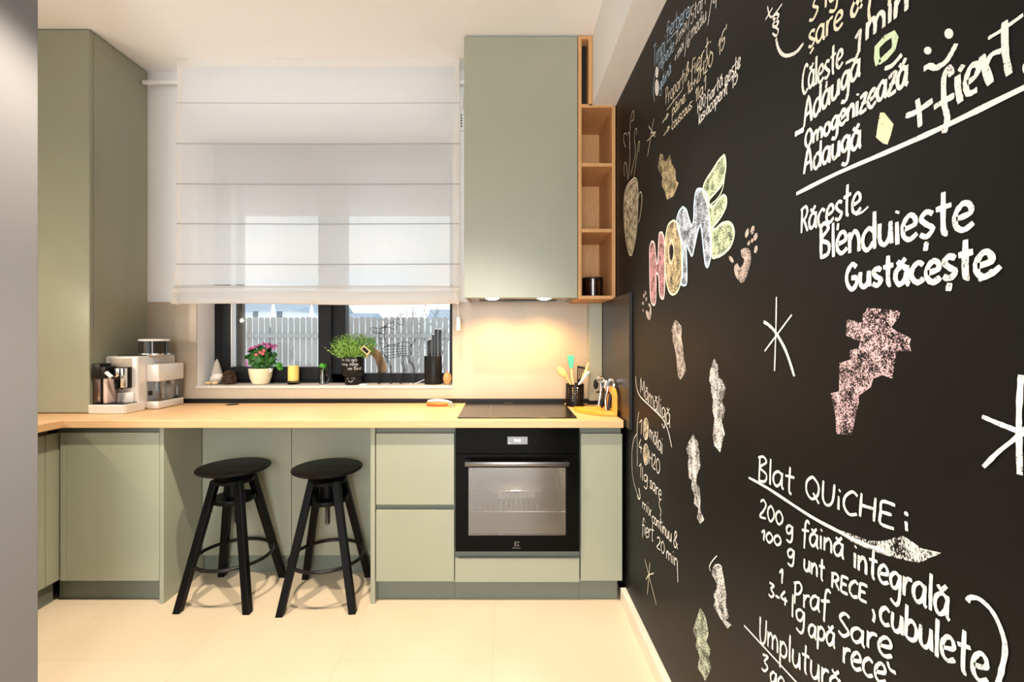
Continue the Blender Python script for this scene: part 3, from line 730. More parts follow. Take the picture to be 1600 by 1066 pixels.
# bean hopper on top
yh_ = 2.57; hc = (PX(241, yh_), yh_, mz)
MB().lathe([(0, 0), (.078, 0), (.080, .004), (.078, .012), (0, .012)], hc, 36).build('hopper_ring', CH, cm, smooth=True)
MB().lathe([(0, .012), (.070, .012), (.070, PZ(533, yh_) - mz), (0, PZ(533, yh_) - mz)], hc, 36).build('bean_hopper', pm('dark_hopper', (.03, .028, .022), .08, coat=.5), cm, smooth=True)
zl = PZ(533, yh_) - mz
lab(MB().lathe([(0, zl), (.072, zl), (.073, zl + .006), (.070, zl + .011), (0, zl + .012)], hc, 36).build('hopper_lid', M['white_plastic'], cm, smooth=True), 'white lid')
MB().rbox(mx0 + .04, mx1 - .01, yBf + .03, yBf + .10, mz, mz + .005, .002).build('cup_tray', BP, cm)

# ================================================================== window sill
ZS = WZ0; YS = 2.80
def C(px, y): return (PX(px, y), y, ZS + .0005)
# gnome
t = thing('gnome_figure', C(338, YS), 'little felt gnome with grey pointed hat and cream beard at the sill end', 'figurine')
gx, gy, gz = C(338, YS)
MB().lathe([(0, .058), (.030, .058), (.028, .074), (.021, .10), (.013, .130), (.003, .152), (0, .154)], (gx + .004, gy, gz), 18).build('hat', M['felt_grey'], t, smooth=True)
b = MB(); b.ball((gx + .012, gy - .006, gz + .046), .034, .030, .024); b.ball((gx + .030, gy - .004, gz + .046), .018, .016, .018); b.ball((gx - .010, gy - .004, gz + .036), .022, .02, .02)
b.build('beard', M['wool'], t, smooth=True)
MB().ball((gx - .004, gy, gz + .022), .034, .026, .022).build('body', M['felt_grey'], t, smooth=True)
MB().ball((gx + .006, gy - .028, gz + .056), .008, .008, .008).build('nose', M['wool'], t, smooth=True)
for dx in (-.034, .006): MB().ball((gx + dx, gy - .024, gz + .009), .020, .014, .0092).build('foot', M['light_wood'], t, smooth=True)
# pine cone
t = thing('pine_cone', C(358, YS), 'dark brown pine cone on the sill beside the gnome', 'pine cone')
px3, py3, pz3 = C(358, YS)
b = MB(); b.lathe([(0, 0), (.02, .004), (.026, .025), (.020, .055), (.006, .082), (0, .084)], (px3, py3, pz3), 12)
for k in range(70):
    h_ = .006 + .074 * k / 70; a = k * 2.399; r = .031 * math.sin(math.pi * min(.95, .30 + .66 * h_ / .086)) + .004
    c_ = Vector((px3 + r * math.cos(a), py3 + r * math.sin(a), pz3 + h_))
    q = bmesh.new(); bmesh.ops.create_uvsphere(q, u_segments=6, v_segments=4, radius=1)
    b.add(q, Matrix.Translation(c_) @ Matrix.Rotation(a, 4, 'Z') @ Matrix.Rotation(-.5, 4, 'Y') @ Matrix.Diagonal((.011, .008, .0035, 1)))
b.build('scales', M['cone_brown'], t, smooth=True)

def blob_leaves(b, c, rx, ry, rz, n, ls, seed, tilt=.9):
    rnd = random.Random(seed)
    for k in range(n):
        a = rnd.uniform(0, 2 * math.pi); e = rnd.uniform(-.6, 1.0)
        ce = math.sqrt(max(0, 1 - e * e)); f = rnd.uniform(.55, 1)
        d = Vector((ce * math.cos(a), ce * math.sin(a), e))
        p = Vector(c) + Vector((d.x * rx * f, d.y * ry * f, d.z * rz * f))
        nrm = (d + Vector((rnd.uniform(-.5, .5), rnd.uniform(-.5, .5), rnd.uniform(.1, tilt)))).normalized()
        u = nrm.cross(Vector((rnd.uniform(-1, 1), rnd.uniform(-1, 1), .2))).normalized(); v = nrm.cross(u)
        s = ls * rnd.uniform(.7, 1.2)
        ring = [p + u * s * math.cos(q) + v * s * .7 * math.sin(q) - nrm * s * .18 * abs(math.sin(q)) for q in [i * math.pi / 4 for i in range(8)]]
        vs = [b.b.verts.new(x) for x in ring]; cc = b.b.verts.new(p + nrm * s * .12)
        for i in range(8): b.b.faces.new((vs[i], vs[(i + 1) % 8], cc))
    return b
# kalanchoe
yk = 2.80
t = thing('kalanchoe_plant', C(407.5, yk), 'pink-flowering plant with round green leaves in a cream pot', 'potted plant')
kx, ky, kz = C(407.5, yk)
MB().lathe([(0, 0), (.038, 0), (.046, .004), (.060, .04), (.0675, .085), (.0675, .096), (.063, .097), (.062, .085), (0, .080)], (kx, ky, kz), 36).build('pot', M['cream_pot'], t, smooth=True)
MB().lathe([(0, .082), (.060, .082)], (kx, ky, kz), 24).build('soil', M['cone_brown'], t)
b = blob_leaves(MB(), (kx + .012, ky, kz + .165), .082, .072, .075, 150, .024, 3)
blob_leaves(b, (kx, ky, kz + .115), .07, .06, .02, 26, .022, 9)
b.build('leaves', M['leaf'], t, smooth=True, fix=False)
b = MB(); blob_leaves(b, (kx + .120, ky - .02, kz + .112), .018, .02, .012, 7, .026, 5); b.build('hanging_leaf', M['leaf_light'], t, smooth=True, fix=False)
rnd = random.Random(4)
for k in range(26):
    a = rnd.uniform(-.2, math.pi + .2); rr = rnd.uniform(.3, 1)
    q = Vector((kx + .016 + .095 * rr * math.cos(a) * 1.0, ky + rnd.uniform(-.06, .05), kz + .205 + .045 * (1 - rr * abs(math.cos(a))) + rnd.uniform(-.012, .012)))
    blob_leaves(MB(), q, .010, .010, .008, 8, .0075, k + 50).build('flower', M['petal'], t, fix=False)
b = MB()
for dx, dz in ((.035, .195), (.052, .188), (.058, .206), (.012, .182)): b.ball((kx + dx, ky - .075, kz + dz), .010, .008, .009, 8)
lab(b.build('buds', M['petal_red'], t, smooth=True), 'coral red buds')
MB().tube([(kx + .062, ky - .035, kz + .088), (kx + .075, ky - .04, kz + .096), (kx + .085, ky - .04, kz + .085), (kx + .066, ky - .03, kz + .075)], .004, 6, smooth=4).build('plant_ribbon', M['white_plastic'], t)
# candle on dish
yc2 = 2.80
t = thing('candle_holder', C(457.5, yc2), 'flat black candle dish on the window sill', 'candle holder')
cc = C(457.5, yc2)
MB().lathe([(0, 0), (.030, 0), (.032, .004), (.022, .010), (.040, .020), (.0385, .022), (.02, .013), (0, .013)], cc, 28).build('dish', M['black_metal'], t, smooth=True)
o = MB().lathe([(0, .0135), (.0305, .0135), (.0315, .02), (.0315, .108), (.029, .112), (.024, .109), (0, .107)], (PX(458.5, yc2), yc2, cc[2]), 28)
o.tube([(PX(458.5, yc2), yc2, cc[2] + .106), (PX(458.5, yc2) + .001, yc2, cc[2] + .118)], .0012, 5)
tag(o.build('candle', M['candle'], None, smooth=True), 'thick yellow pillar candle on the black dish', 'candle')
# small mug vase with cutting
t = thing('glass_mug', C(504, yc2), 'tiny glass mug vase with handle on the sill before the mullion', 'glass mug')
c_ = C(504, yc2)
MB().lathe([(0, 0), (.0185, 0), (.019, .05), (.014, .07), (.017, .09), (.0155, .09), (.0125, .07), (.017, .05), (.0165, .006), (0, .006)], c_, 20).build('glass', M['clear_glass'], t, smooth=True)
MB().tube([(c_[0] + .018, yc2, c_[2] + .055), (c_[0] + .036, yc2, c_[2] + .05), (c_[0] + .036, yc2, c_[2] + .022), (c_[0] + .019, yc2, c_[2] + .014)], .0028, 8, smooth=5).build('handle', M['clear_glass'], t, smooth=True)
o = blob_leaves(MB(), (c_[0] + .002, yc2, c_[2] + .112), .026, .022, .016, 26, .012, 22)
o.tube([(c_[0], yc2, c_[2] + .01), (c_[0] + .002, yc2, c_[2] + .11)], .0015, 5)
tag(o.build('plant_cutting', M['leaf_light'], None, fix=False), 'bright green cutting standing in the tiny glass mug', 'plant')
# black planter with thyme
yp = 2.79
t = thing('herb_planter', C(552, yp), 'bushy bright green herb in a black two-tier planter with chalk face', 'potted plant')
hx_, hy_, hz_ = C(552, yp)
MB().lathe([(0, 0), (.046, 0), (.048, .004), (.050, .052), (.062, .060), (.0655, .068), (.0665, .165), (.063, .165), (.061, .15), (0, .148)], (hx_, hy_, hz_), 40).build('pot', M['black_plastic'], t, smooth=True)
b = MB(); rnd = random.Random(12)
for k in range(640):
    a = rnd.uniform(0, 2 * math.pi); r0_ = .05 * math.sqrt(rnd.random()); lean = rnd.uniform(.05, 1.15) * (.35 + r0_ / .05 * .75)
    L = rnd.uniform(.09, .150) * (1.12 - .12 * lean)
    p0_ = Vector((hx_ + r0_ * math.cos(a), hy_ + r0_ * math.sin(a) * .9, hz_ + .15))
    d = Vector((math.sin(lean) * math.cos(a), math.sin(lean) * math.sin(a) * .8, math.cos(lean) * .95))
    sd = d.cross(Vector((rnd.uniform(-1, 1), rnd.uniform(-1, 1), rnd.uniform(-1, 1)))).normalized()
    nl = 6
    for i in range(nl):
        q = p0_ + d * L * (.25 + .75 * i / nl) + Vector((0, 0, .02 * (i / nl) ** 2))
        w_ = sd * (1 if i % 2 else -1)
        tip = q + (d * .9 + w_ * .7) * .017
        s = d.cross(w_).normalized() * .0019
        b.poly((q - s, q + (tip - q) * .5 - s * 1.1, tip, q + (tip - q) * .5 + s * 1.1, q + s))
b.build('foliage', M['thyme'], t, fix=False)
HP = t
t = thing('plant_label', P(572, 548, yp - .06), 'small chalkboard plant tag in a wooden clip on the herb planter', 'plant tag')
q0_ = P(571, 547.5, yp - .075); e1 = Vector((.042, 0, -.036)); e2 = Vector((.016, 0, .019)).normalized() * .030
b = MB(); b.prism([q0_ - e1 / 2 - e2 / 2, q0_ + e1 / 2 - e2 / 2, q0_ + e1 / 2 + e2 / 2, q0_ - e1 / 2 + e2 / 2], (0, .004, 0)); b.build('wooden_frame', M['light_wood'], t)
e1 *= .74; e2 *= .62; q1_ = q0_ + Vector((0, -.001, 0))
MB().prism([q1_ - e1 / 2 - e2 / 2, q1_ + e1 / 2 - e2 / 2, q1_ + e1 / 2 + e2 / 2, q1_ - e1 / 2 + e2 / 2], (0, .001, 0)).build('slate', M['black_plastic'], t)
MB().tube([q0_ + Vector((.016, .003, -.018)), q0_ + Vector((-.004, .035, -.05))], .003, 6).build('clip', M['light_wood'], t)
# wire deer
yd_ = 2.80
def D(x, y, dy=0): return P(490 + x / 6.6625, 460 + y / 6.6625, yd_ + dy)
t = thing('wire_deer', C(616, yd_), 'black wire reindeer figure standing on the window sill', 'figurine')
WM = M['black_metal']; wr = .0017
b = MB()
for dy in (-.018, .018):
    b.tube([D(700, 600, dy), D(760, 535, dy), D(860, 520, dy), D(960, 490, dy), D(1015, 530, dy), D(1030, 580, dy), D(1000, 635, dy), D(900, 640, dy), D(800, 665, dy), D(740, 640, dy), D(700, 600, dy)], wr, 6, smooth=4)
for x, ya, yb2_ in ((780, 530, 660), (840, 522, 655), (880, 515, 640), (930, 500, 640), (970, 505, 640), (1010, 530, 625)):
    b.tube([D(x, ya, -.018), D(x - 8, (ya + yb2_) / 2, -.030), D(x, yb2_, -.018), D(x, yb2_, .018), D(x - 8, (ya + yb2_) / 2, .03), D(x, ya, .018)], wr, 6, smooth=3, closed=True)
for k in range(4): b.tube([D(740, 545 + k * 33, (-.028, .028, -.024, .024)[k]), D(880, 540 + k * 28, (-.028, .028, -.024, .024)[k]), D(1020, 545 + k * 22, (-.028, .028, -.024, .024)[k])], wr * .9, 6, smooth=3)
b.tube([D(1010, 535), D(1045, 510), D(1062, 470), D(1040, 490), D(1010, 540)], wr, 6, smooth=3); b.build('body', WM, t)
b = MB()
for dy in (-.012, .012):
    b.tube([D(745, 640, dy), D(705, 560, dy), D(690, 470, dy), D(685, 400, dy), D(700, 360, dy * .6)], wr, 6, smooth=3); b.tube([D(790, 540, dy), D(745, 490, dy), D(735, 410, dy), D(745, 360, dy * .6)], wr, 6, smooth=3)
for y_ in (410, 460, 510): b.tube([D(688, y_, -.012), D(740, y_ + 6, -.012), D(740, y_ + 6, .012), D(688, y_, .012)], wr, 6, smooth=2, closed=True)
b.build('neck', WM, t)
b = MB()
for dy in (-.008, .008):
    b.tube([D(745, 340, dy), D(690, 355, dy), D(630, 348, dy * .4), D(592, 355, 0), D(605, 380, dy * .3), D(650, 405, dy * .6), D(700, 400, dy), D(745, 355, dy)], wr, 6, smooth=3, closed=True)
b.tube([D(655, 350, -.008), D(660, 400, -.010), D(660, 400, .010), D(655, 350, .008)], wr, 6, closed=True, smooth=2)
for s in (-.012, .012): b.tube([D(705, 355, 0), D(735, 330, s), D(760, 335, s * 1.4), D(730, 352, s)], wr, 6, smooth=3, closed=True)
b.build('head', WM, t)
b = MB()
b.tube([D(735, 345, -.006), D(790, 345, -.014), D(850, 368, -.02), D(862, 340, -.02), D(835, 305, -.022), D(845, 290, -.024), D(900, 315, -.026), D(940, 310, -.028), D(930, 250, -.028)], wr * 1.1, 6, smooth=4)
b.tube([D(740, 340, .006), D(775, 300, .012), D(810, 300, .016), D(850, 255, .02), D(915, 200, .022), D(928, 215, .022), D(860, 275, .02)], wr * 1.1, 6, smooth=4)
b.tube([D(800, 300, .016), D(778, 262, .014)], wr, 6)
b.build('antlers', WM, t)
for pts in ([(705, 600), (698, 700), (690, 800), (680, 938)], [(750, 640), (775, 700), (800, 760), (805, 900)], [(930, 640), (925, 720), (945, 790), (905, 938)], [(985, 640), (1000, 700), (1045, 770), (1035, 920)]):
    b = MB()
    for dx, dy in ((-14, -.008), (14, -.008), (0, .010)):
        q = []
        for i, (x, y) in enumerate(pts):
            k_ = 1 - .45 * i / 3
            pt = D(x + dx * k_, y, dy * k_)
            q.append(pt)
        q[-1].z = ZS + .0015
        b.tube(q, wr, 6, smooth=3)
    for x, y in pts[1:]: b.tube([D(x - 14, y, -.008), D(x + 14, y, -.008), D(x, y, .010)], wr, 5, closed=True)
    b.build('leg', WM, t)
# knife block and knives
yk2 = 2.80
kb = thing('knife_block', C(676.7, yk2), 'black oval knife block at the right end of the sill', 'knife block')
kc = C(676.7, yk2)
kh = .172
MB().lathe([(0, 0), (.052, 0), (.0535, .003), (.0535, kh - .002), (.052, kh), (0, kh)], kc, 36, sy=.7).build('body', M['black_plastic'], kb, smooth=True)
names = [('slim black-handled knife, leftmost in the knife block', 670, 530, -.02, .012), ('short black knife with wide handle in the knife block, front left', 672.5, 528.5, -.012, .017),
         ('black knife standing second from left in the knife block', 676.5, 521, .012, .013), ('tall black knife with a bright steel cap, centre of the knife block', 681.5, 512.5, .0, .016), ('tall black knife standing rightmost in the knife block', 687, 513, .008, .016)]
for k, (lb, px_, top, dy, w_) in enumerate(names):
    x = PX(px_, yk2); zt_ = PZ(top, yk2); zb_ = kc[2] + kh - .06
    t = thing('kitchen_knife', (x, yk2 + dy, zb_), lb, 'knife', 'knives in the block on the sill')
    MB().rbox(x - w_ * .5, x + w_ * .5, yk2 + dy - .007, yk2 + dy + .007, kc[2] + kh + .0005, zt_ - .006, .004, 2).build('handle', M['knife_black'], t, smooth=True)
    b = MB(); b.box(x - w_ * .35, x + w_ * .35, yk2 + dy - .0012, yk2 + dy + .0012, kc[2] + kh - .012, kc[2] + kh - .001); b.build('blade', M['steel'], t)
    MB().rbox(x - w_ * .48, x + w_ * .48, yk2 + dy - .0072, yk2 + dy + .0072, zt_ - .010, zt_, .003).build('end_cap', M['steel'], t, smooth=True)
# egg ornament
t = thing('egg_ornament', C(699, 2.78), 'small wooden egg ornament with a face beside the knife block', 'ornament')
ex, ey, ez = C(699, 2.78)
MB().lathe([(0, 0), (.012, .001), (.022, .014), (.027, .034), (.024, .055), (.016, .068), (.006, .0755), (0, .077)], (ex, ey, ez), 24).build('egg', pm('egg_wood', (.66, .36, .13), .45, noise=.2, nscale=30), t, smooth=True)
b = MB(); b.tube([(ex, ey, ez + .075), (ex - .002, ey, ez + .088), (ex + .003, ey, ez + .1)], .002, 6, r1=.001); b.build('loop', M['pink'], t)
b = MB()
for dx in (-.009, .009): b.ball((ex + dx, ey - .0255, ez + .04), .0018, .0012, .0018, 8)
b.tube([(ex - .006, ey - .0265, ez + .028), (ex, ey - .027, ez + .025), (ex + .006, ey - .0265, ez + .028)], .0009, 5); b.build('face', M['black_plastic'], t)
# cable
b = MB(); b.tube([(PX(663, 2.86), 2.868, ZS + .022), (PX(655, 2.84), 2.84, ZS + .010), (PX(648, 2.81), 2.81, ZS + .003), (PX(641, 2.80), 2.80, ZS + .003)], .0028, 8, smooth=5)
tag(b.build('cable', M['white_plastic'], None, smooth=True), 'short white cable lying on the sill behind the reindeer', 'cable')
o = MB().rbox(PX(562, 2.755), PX(573, 2.755), 2.74, 2.78, ZS + .0005, ZS + .006, .002).build('paper_tag', M['white_plastic'], None)
tag(o, 'small white tag lying on the sill beside the black planter', 'tag')

# outside, on the outer sill -----------------------------------------
zo = WZ0 - .012
o = MB().lathe([(0, 0), (.036, 0), (.030, .05), (.018, .115), (.004, .168), (0, .17)], (PX(383, 3.045), 3.045, zo), 20)
tag(o.build('cone_ornament', M['pink'], None, smooth=True), 'pink felt cone standing outside the window behind the flowers', 'ornament')
yv = 3.05
b = MB(); b.tube([P(574, 546, yv), P(582, 549, yv), P(590, 556, yv), P(596, 570, yv), P(597, 587, yv), P(595, 603, yv)], .024, 12, smooth=5, r1=.034)
t = thing('driftwood_ornament', (PX(590, yv), yv, zo), 'tan curved driftwood piece outside the window behind the reindeer', 'ornament')
b.build('wood', M['bark'], t, smooth=True)
b = blob_leaves(MB(), P(582, 535, yv), .035, .03, .05, 26, .014, 77); b.build('leaves', M['leaf_light'], t, fix=False)

# ================================================================== on the worktop
# orange peeler / can opener
yo = 2.60
t = thing('can_opener', (PX(690, yo), yo, CT), 'orange and white handled can opener lying beside the cooktop', 'can opener')
def O(px, z, dy=0): return Vector((PX(px, yo), yo + dy, CT + z))
b = MB(); b.tube([O(668, .013), O(674, .014, -.012), O(684, .014, -.022), O(694, .014, -.022), O(699, .013, -.016)], .0125, 12, smooth=4); b.build('orange_handle', M['orange'], t, smooth=True)
b = MB(); b.tube([O(669, .024, .004), O(678, .030, .0), O(690, .030, -.004), O(700, .024, -.008), O(706, .016, -.012)], .0085, 12, smooth=4); lab(b.build('white_handle', M['white_plastic'], t, smooth=True), 'white handle half')
b = MB(); b.tube([O(699, .020, -.012), O(705, .015, -.028), O(709, .011, -.035)], .007, 10); b.cyl(O(709, .004, -.035), .012, .010, 16); b.build('cutting_head', M['chrome'], t, smooth=True)
# utensil holder: perforated cup
yu = 2.60
ux = PX(898.3, yu); ur = (912.5 - 884.5) / 2 / F * yu; uh = PZ(600.5, yu) - CT
t = thing('utensil_holder', (ux, yu, CT), 'black perforated metal utensil cup on the worktop in the corner', 'utensil holder')
b = MB(); NS, NR = 96, 27
dz_ = uh / NR
def hole(i, j): return (i % 4 in (1, 2)) and (j % 3 == 1 or j % 3 == 2) and 6 <= j <= 23
gv = [[b.b.verts.new((ux + ur * math.cos(2 * math.pi * i / NS), yu + ur * math.sin(2 * math.pi * i / NS), CT + .001 + dz_ * j)) for i in range(NS)] for j in range(NR + 1)]
for j in range(NR):
    for i in range(NS):
        if hole(i, j) and (i // 4) % 2 == 0 or (i % 4 == 1 and j % 3 == 1 and 6 <= j <= 23): continue
        b.b.faces.new((gv[j][i], gv[j][(i + 1) % NS], gv[j + 1][(i + 1) % NS], gv[j + 1][i]))
o = b.build('wall', M['black_metal'], t, smooth=True)
so = o.modifiers.new('solid', 'SOLIDIFY'); so.thickness = .0016; so.offset = -1
b = MB(); b.cyl((ux, yu, CT + .0008), ur - .001, .003, 32); b.build('bottom', M['black_metal'], t)
MB().tube([(ux + ur * math.cos(2 * math.pi * k / 40), yu + ur * math.sin(2 * math.pi * k / 40), CT + uh) for k in range(40)], .0022, 8, closed=True).build('rim', M['black_metal'], t, smooth=True)
def U(px, py, dy=0): return P(px, py, yu + dy)
zb0 = CT + .012
def base(dx, dy): return Vector((ux + dx, yu + dy, zb0))
GR = 'utensils in the perforated cup'
# wooden spoon
t = thing('wooden_spoon', base(.012, .0), 'yellow wooden spoon leaning left in the utensil cup', 'spoon', GR)
b = MB(); b.tube([base(.014, .0), U(891, 600), U(884, 586)], .006, 10); b.build('handle', M['spoon_wood'], t, smooth=True)
b = MB(); m_ = Matrix.Translation(U(878.5, 582)) @ Matrix.Rotation(math.radians(-38), 4, 'Y') @ Matrix.Diagonal((.020, .009, .040, 1))
q = bmesh.new(); bmesh.ops.create_uvsphere(q, u_segments=18, v_segments=12, radius=1); b.add(q, m_); b.build('bowl', M['spoon_wood'], t, smooth=True)
# silicone brush
t = thing('pastry_brush', base(.004, .015), 'teal silicone brush with wooden handle upright in the utensil cup', 'brush', GR)
b = MB(); b.tube([base(.004, .012), U(895.5, 600, .02), U(893, 576, .02)], .0085, 10); b.build('handle', M['light_wood'], t, smooth=True)
b = MB(); a_ = [U(x, y, .014) for x, y in ((886, 556), (896, 555), (897.5, 563), (895, 575.5), (890, 576), (888, 567))]; b.prism(a_, (0, .014, 0)); b.build('head', M['teal'], t, bevel=.002)
# slotted turner
t = thing('slotted_turner', base(-.002, .02), 'black slotted turner standing in the utensil cup', 'turner', GR)
b = MB(); b.tube([base(-.004, .02), U(904, 596, .03)], .006, 8); b.build('handle', M['black_plastic'], t, smooth=True)
b = MB()
def TQ(u_, v_): # turner blade
    a1, a2, a3, a4 = U(901.5, 596, .03), U(910, 596, .03), U(914.5, 574, .034), U(902, 571.5, .034)
    return (a1 * (1 - u_) + a2 * u_) * (1 - v_) + (a4 * (1 - u_) + a3 * u_) * v_
us = (0, .16, .30, .42, .56, .68, .84, 1)
for k in range(7):
    if k % 2 == 0: b.prism([TQ(us[k], 0), TQ(us[k + 1], 0), TQ(us[k + 1], 1), TQ(us[k], 1)], (0, .003, 0))
    else:
        b.prism([TQ(us[k], 0), TQ(us[k + 1], 0), TQ(us[k + 1], .16), TQ(us[k], .16)], (0, .003, 0)); b.prism([TQ(us[k], .86), TQ(us[k + 1], .86), TQ(us[k + 1], 1), TQ(us[k], 1)], (0, .003, 0))
b.build('blade', M['black_plastic'], t)
# pale spatulas leaning right
t = thing('wooden_spatula', base(-.02, -.005), 'pale wooden spatula leaning right in the utensil cup', 'spatula', GR)
b = MB(); b.prism([U(x, y, .004) for x, y in ((905.5, 600), (908.5, 600), (916, 588), (920.2, 568), (920.5, 566), (918.5, 566), (913, 580))], (0, .007, 0)); b.bar(base(-.018, -.002), U(907, 600, .007), .004, .003); b.build('blade', M['light_wood'], t, bevel=.001)
t = thing('silicone_spoon', base(-.022, -.012), 'white spoon with pale teal tip leaning far right in the utensil cup', 'spoon', GR)
b = MB(); b.tube([base(-.026, -.014), U(905.5, 599.5, -.012), U(915, 588, -.012)], .0055, 10, r1=.0075); b.build('handle', M['white_plastic'], t, smooth=True)
b = MB(); m_ = Matrix.Translation(U(917, 585, -.012)) @ Matrix.Rotation(math.radians(45), 4, 'Y') @ Matrix.Diagonal((.011, .008, .024, 1)); q = bmesh.new(); bmesh.ops.create_uvsphere(q, u_segments=14, v_segments=10, radius=1); b.add(q, m_); b.build('tip', M['pale_teal'], t, smooth=True)
# orange wooden tool stand
yt = 2.335
t = thing('tool_stand', (PX(945, yt), yt, CT), 'orange wooden quarter-round utensil stand at the right worktop end', 'utensil stand')
xr = .553; zt_b = CT + .0008
b = MB(); cx_, cy_ = xr, 2.44; R_ = .185
arc = [(cx_, cy_ - .19, zt_b)] + [(cx_ - R_ * math.sin(math.pi / 2 * k / 14), cy_ - .19 * math.cos(math.pi / 2 * k / 14), zt_b) for k in range(1, 15)] + [(cx_, cy_, zt_b)]
b.prism(arc, (0, 0, .020)); b.build('base', M['orange_wood'], t, bevel=.003)
b = MB(); yb_0, yb_1 = cy_ - .19, cy_
xp = xr
# upright arch with an opening, parallel to the side wall
outer = [(yb_0 + .005, 0), (yb_0 + .005, .070)] + [(yb_0 + .065 - .06 * math.cos(math.pi / 2 * k / 6), .070 + .045 * math.sin(math.pi / 2 * k / 6)) for k in range(1, 7)] + [(yb_1 - .005, .115), (yb_1 - .005, 0)]
inner = [(yb_0 + .032, 0), (yb_0 + .032, .060)] + [(yb_0 + .065 - .033 * math.cos(math.pi / 2 * k / 6), .060 + .028 * math.sin(math.pi / 2 * k / 6)) for k in range(1, 7)] + [(yb_1 - .03, .088), (yb_1 - .03, 0)]
zq = zt_b + .020
for i in range(len(outer) - 1):
    a1, a2, i2, i1 = outer[i], outer[i + 1], inner[i + 1], inner[i]
    b.prism([(xp, a1[0], zq + a1[1]), (xp, a2[0], zq + a2[1]), (xp, i2[0], zq + i2[1]), (xp, i1[0], zq + i1[1])], (-.020, 0, 0))
bmesh.ops.remove_doubles(b.b, verts=b.b.verts, dist=.0002)
b.build('arch', M['orange_wood'], t)
MB().tube([(xr - .005, cy_ - .095, zq + .088), (xr - .085, cy_ - .095, zq + .088)], .005, 8).build('peg_rail', M['black_metal'], t)
# hanging tools
def TT(px, py, dy=0): return P(px, py, yt + dy)
GT = 'silver kitchen tools on the orange stand'
t = thing('peeler', TT(938, 640), 'silver tool with oval ring top on the orange stand', 'kitchen tool', GT)
b = MB(); b.tube([TT(938.5 + 5.2 * math.cos(a), 593.5 + 4 * math.sin(a)) for a in [k * math.pi / 8 for k in range(16)]], .004, 8, closed=True); b.build('ring', M['chrome'], t, smooth=True)
b = MB(); b.tube([TT(938, 598), TT(938.5, 612), TT(935, 634, -.01)], .0075, 10, smooth=3, r1=.005); b.build('shaft', M['chrome'], t, smooth=True)
b = MB(); b.ball(TT(931, 600.5, .02), .013, .008, .026); lab(b.build('grip', M['black_plastic'], t, smooth=True), 'black grip')
t = thing('whisk', TT(955, 640), 'silver looped tool with black handle on the orange stand', 'kitchen tool', GT)
b = MB()
for rx_, ry_, dy in ((5, 8.5, 0), (3.4, 7, -.01), (4.2, 8, .012)):
    b.tube([TT(955 + rx_ * math.cos(a), 600.5 + ry_ * math.sin(a), dy) for a in [k * math.pi / 8 for k in range(16)]], .003, 8, closed=True)
b.tube([TT(954.5, 608), TT(953.5, 620)], .006, 8); b.build('loops', M['chrome'], t, smooth=True)
b = MB(); b.tube([TT(954, 616, -.02), TT(952.5, 628, -.02), TT(950, 644, -.02)], .008, 10, smooth=3); b.build('handle', M['knife_black'], t, smooth=True)
t = thing('ladle', TT(946, 640), 'silver tool with wide rounded top in the middle of the orange stand', 'kitchen tool', GT)
b = MB(); b.tube([TT(944.5, 606, .01), TT(947, 597, .01), TT(950, 598, .01), TT(948.5, 612, .01), TT(946, 626, .0), TT(947, 640, -.005)], .0085, 10, smooth=4, r1=.005); b.build('shaft', M['chrome'], t, smooth=True)
b = MB(); b.ball(TT(940.5, 630, -.02), .010, .007, .026); lab(b.build('grip', M['black_plastic'], t, smooth=True), 'black grip')

# ================================================================== outside
struct('ground', MB().box(-40, 30, 3.02, 90, -.6, -.25), M['snow'], 'pale ground outside the window', 'ground')
YFn = 8.5
fe = thing('picket_fence', (-3.0, YFn, -.25), 'weathered grey round-topped picket fence outside the window', 'fence')
pitch = 9.3 / F * YFn; pw = pitch * .80; ztop_ = PZ(495.5, YFn)
first = None; x = PX(352, YFn); k = 0
while k < 58:
    if first is None:
        hw = pw / 2; r_ = hw
        pts = [(x - hw, YFn, -.25), (x + hw, YFn, -.25)] + [(x + hw * math.cos(a), YFn, ztop_ - r_ * .8 + r_ * .8 * math.sin(a)) for a in [i * math.pi / 8 for i in range(9)]]
        first = MB().prism(pts, (0, .022, 0)).build('picket', M['fence'], fe)
    else:
        o = first.copy(); COL.objects.link(o); o.parent = fe; o.location = (pitch * k, 0, random.uniform(-.008, .008))
    k += 1
xe = x + pitch * 58
for z in (PZ(528, YFn), .25):
    MB().box(x - .1, xe, YFn - .035, YFn - .001, z, z + .075).build('rail', M['fence'], fe)
for px_ in (505, 640, 420): MB().box(PX(px_, YFn) - .04, PX(px_, YFn) + .04, YFn + .024, YFn + .10, -.25, 1.45).build('post', M['fence'], fe)
# houses
def house(x0, x1, y0, y1, hw, hr, label, wins, wallm, name='house'):
    t = thing(name, ((x0 + x1) / 2, y0, -.25), label, 'house')
    MB().box(x0, x1, y0, y1, -.25, hw).build('walls', wallm, t)
    ym = (y0 + y1) / 2; e = .4
    MB().prism([(x0 - e, y0 - e, hw - .1), (x0 - e, ym, hr), (x0 - e, y1 + e, hw - .1), (x0 - e, ym, hw - .0)], (x1 - x0 + 2 * e, 0, 0)).build('roof', M['roof_blue'], t)
    for a, c, d, e_ in wins: MB().box(a, c, y0 - .05, y0 - .002, d, e_).build('window', M['dark_win'], t)
    return t
yh1 = 24
house(PX(352, yh1), PX(455, yh1), yh1, 31, PZ(484, yh1), PZ(462, yh1), 'white house with blue-grey roof beyond the left part of the fence', [(PX(396, yh1), PX(403, yh1), PZ(496, yh1), PZ(485, yh1)), (PX(433, yh1), PX(441, yh1), PZ(497, yh1), PZ(486, yh1))], M['house_white'])
yh2 = 33
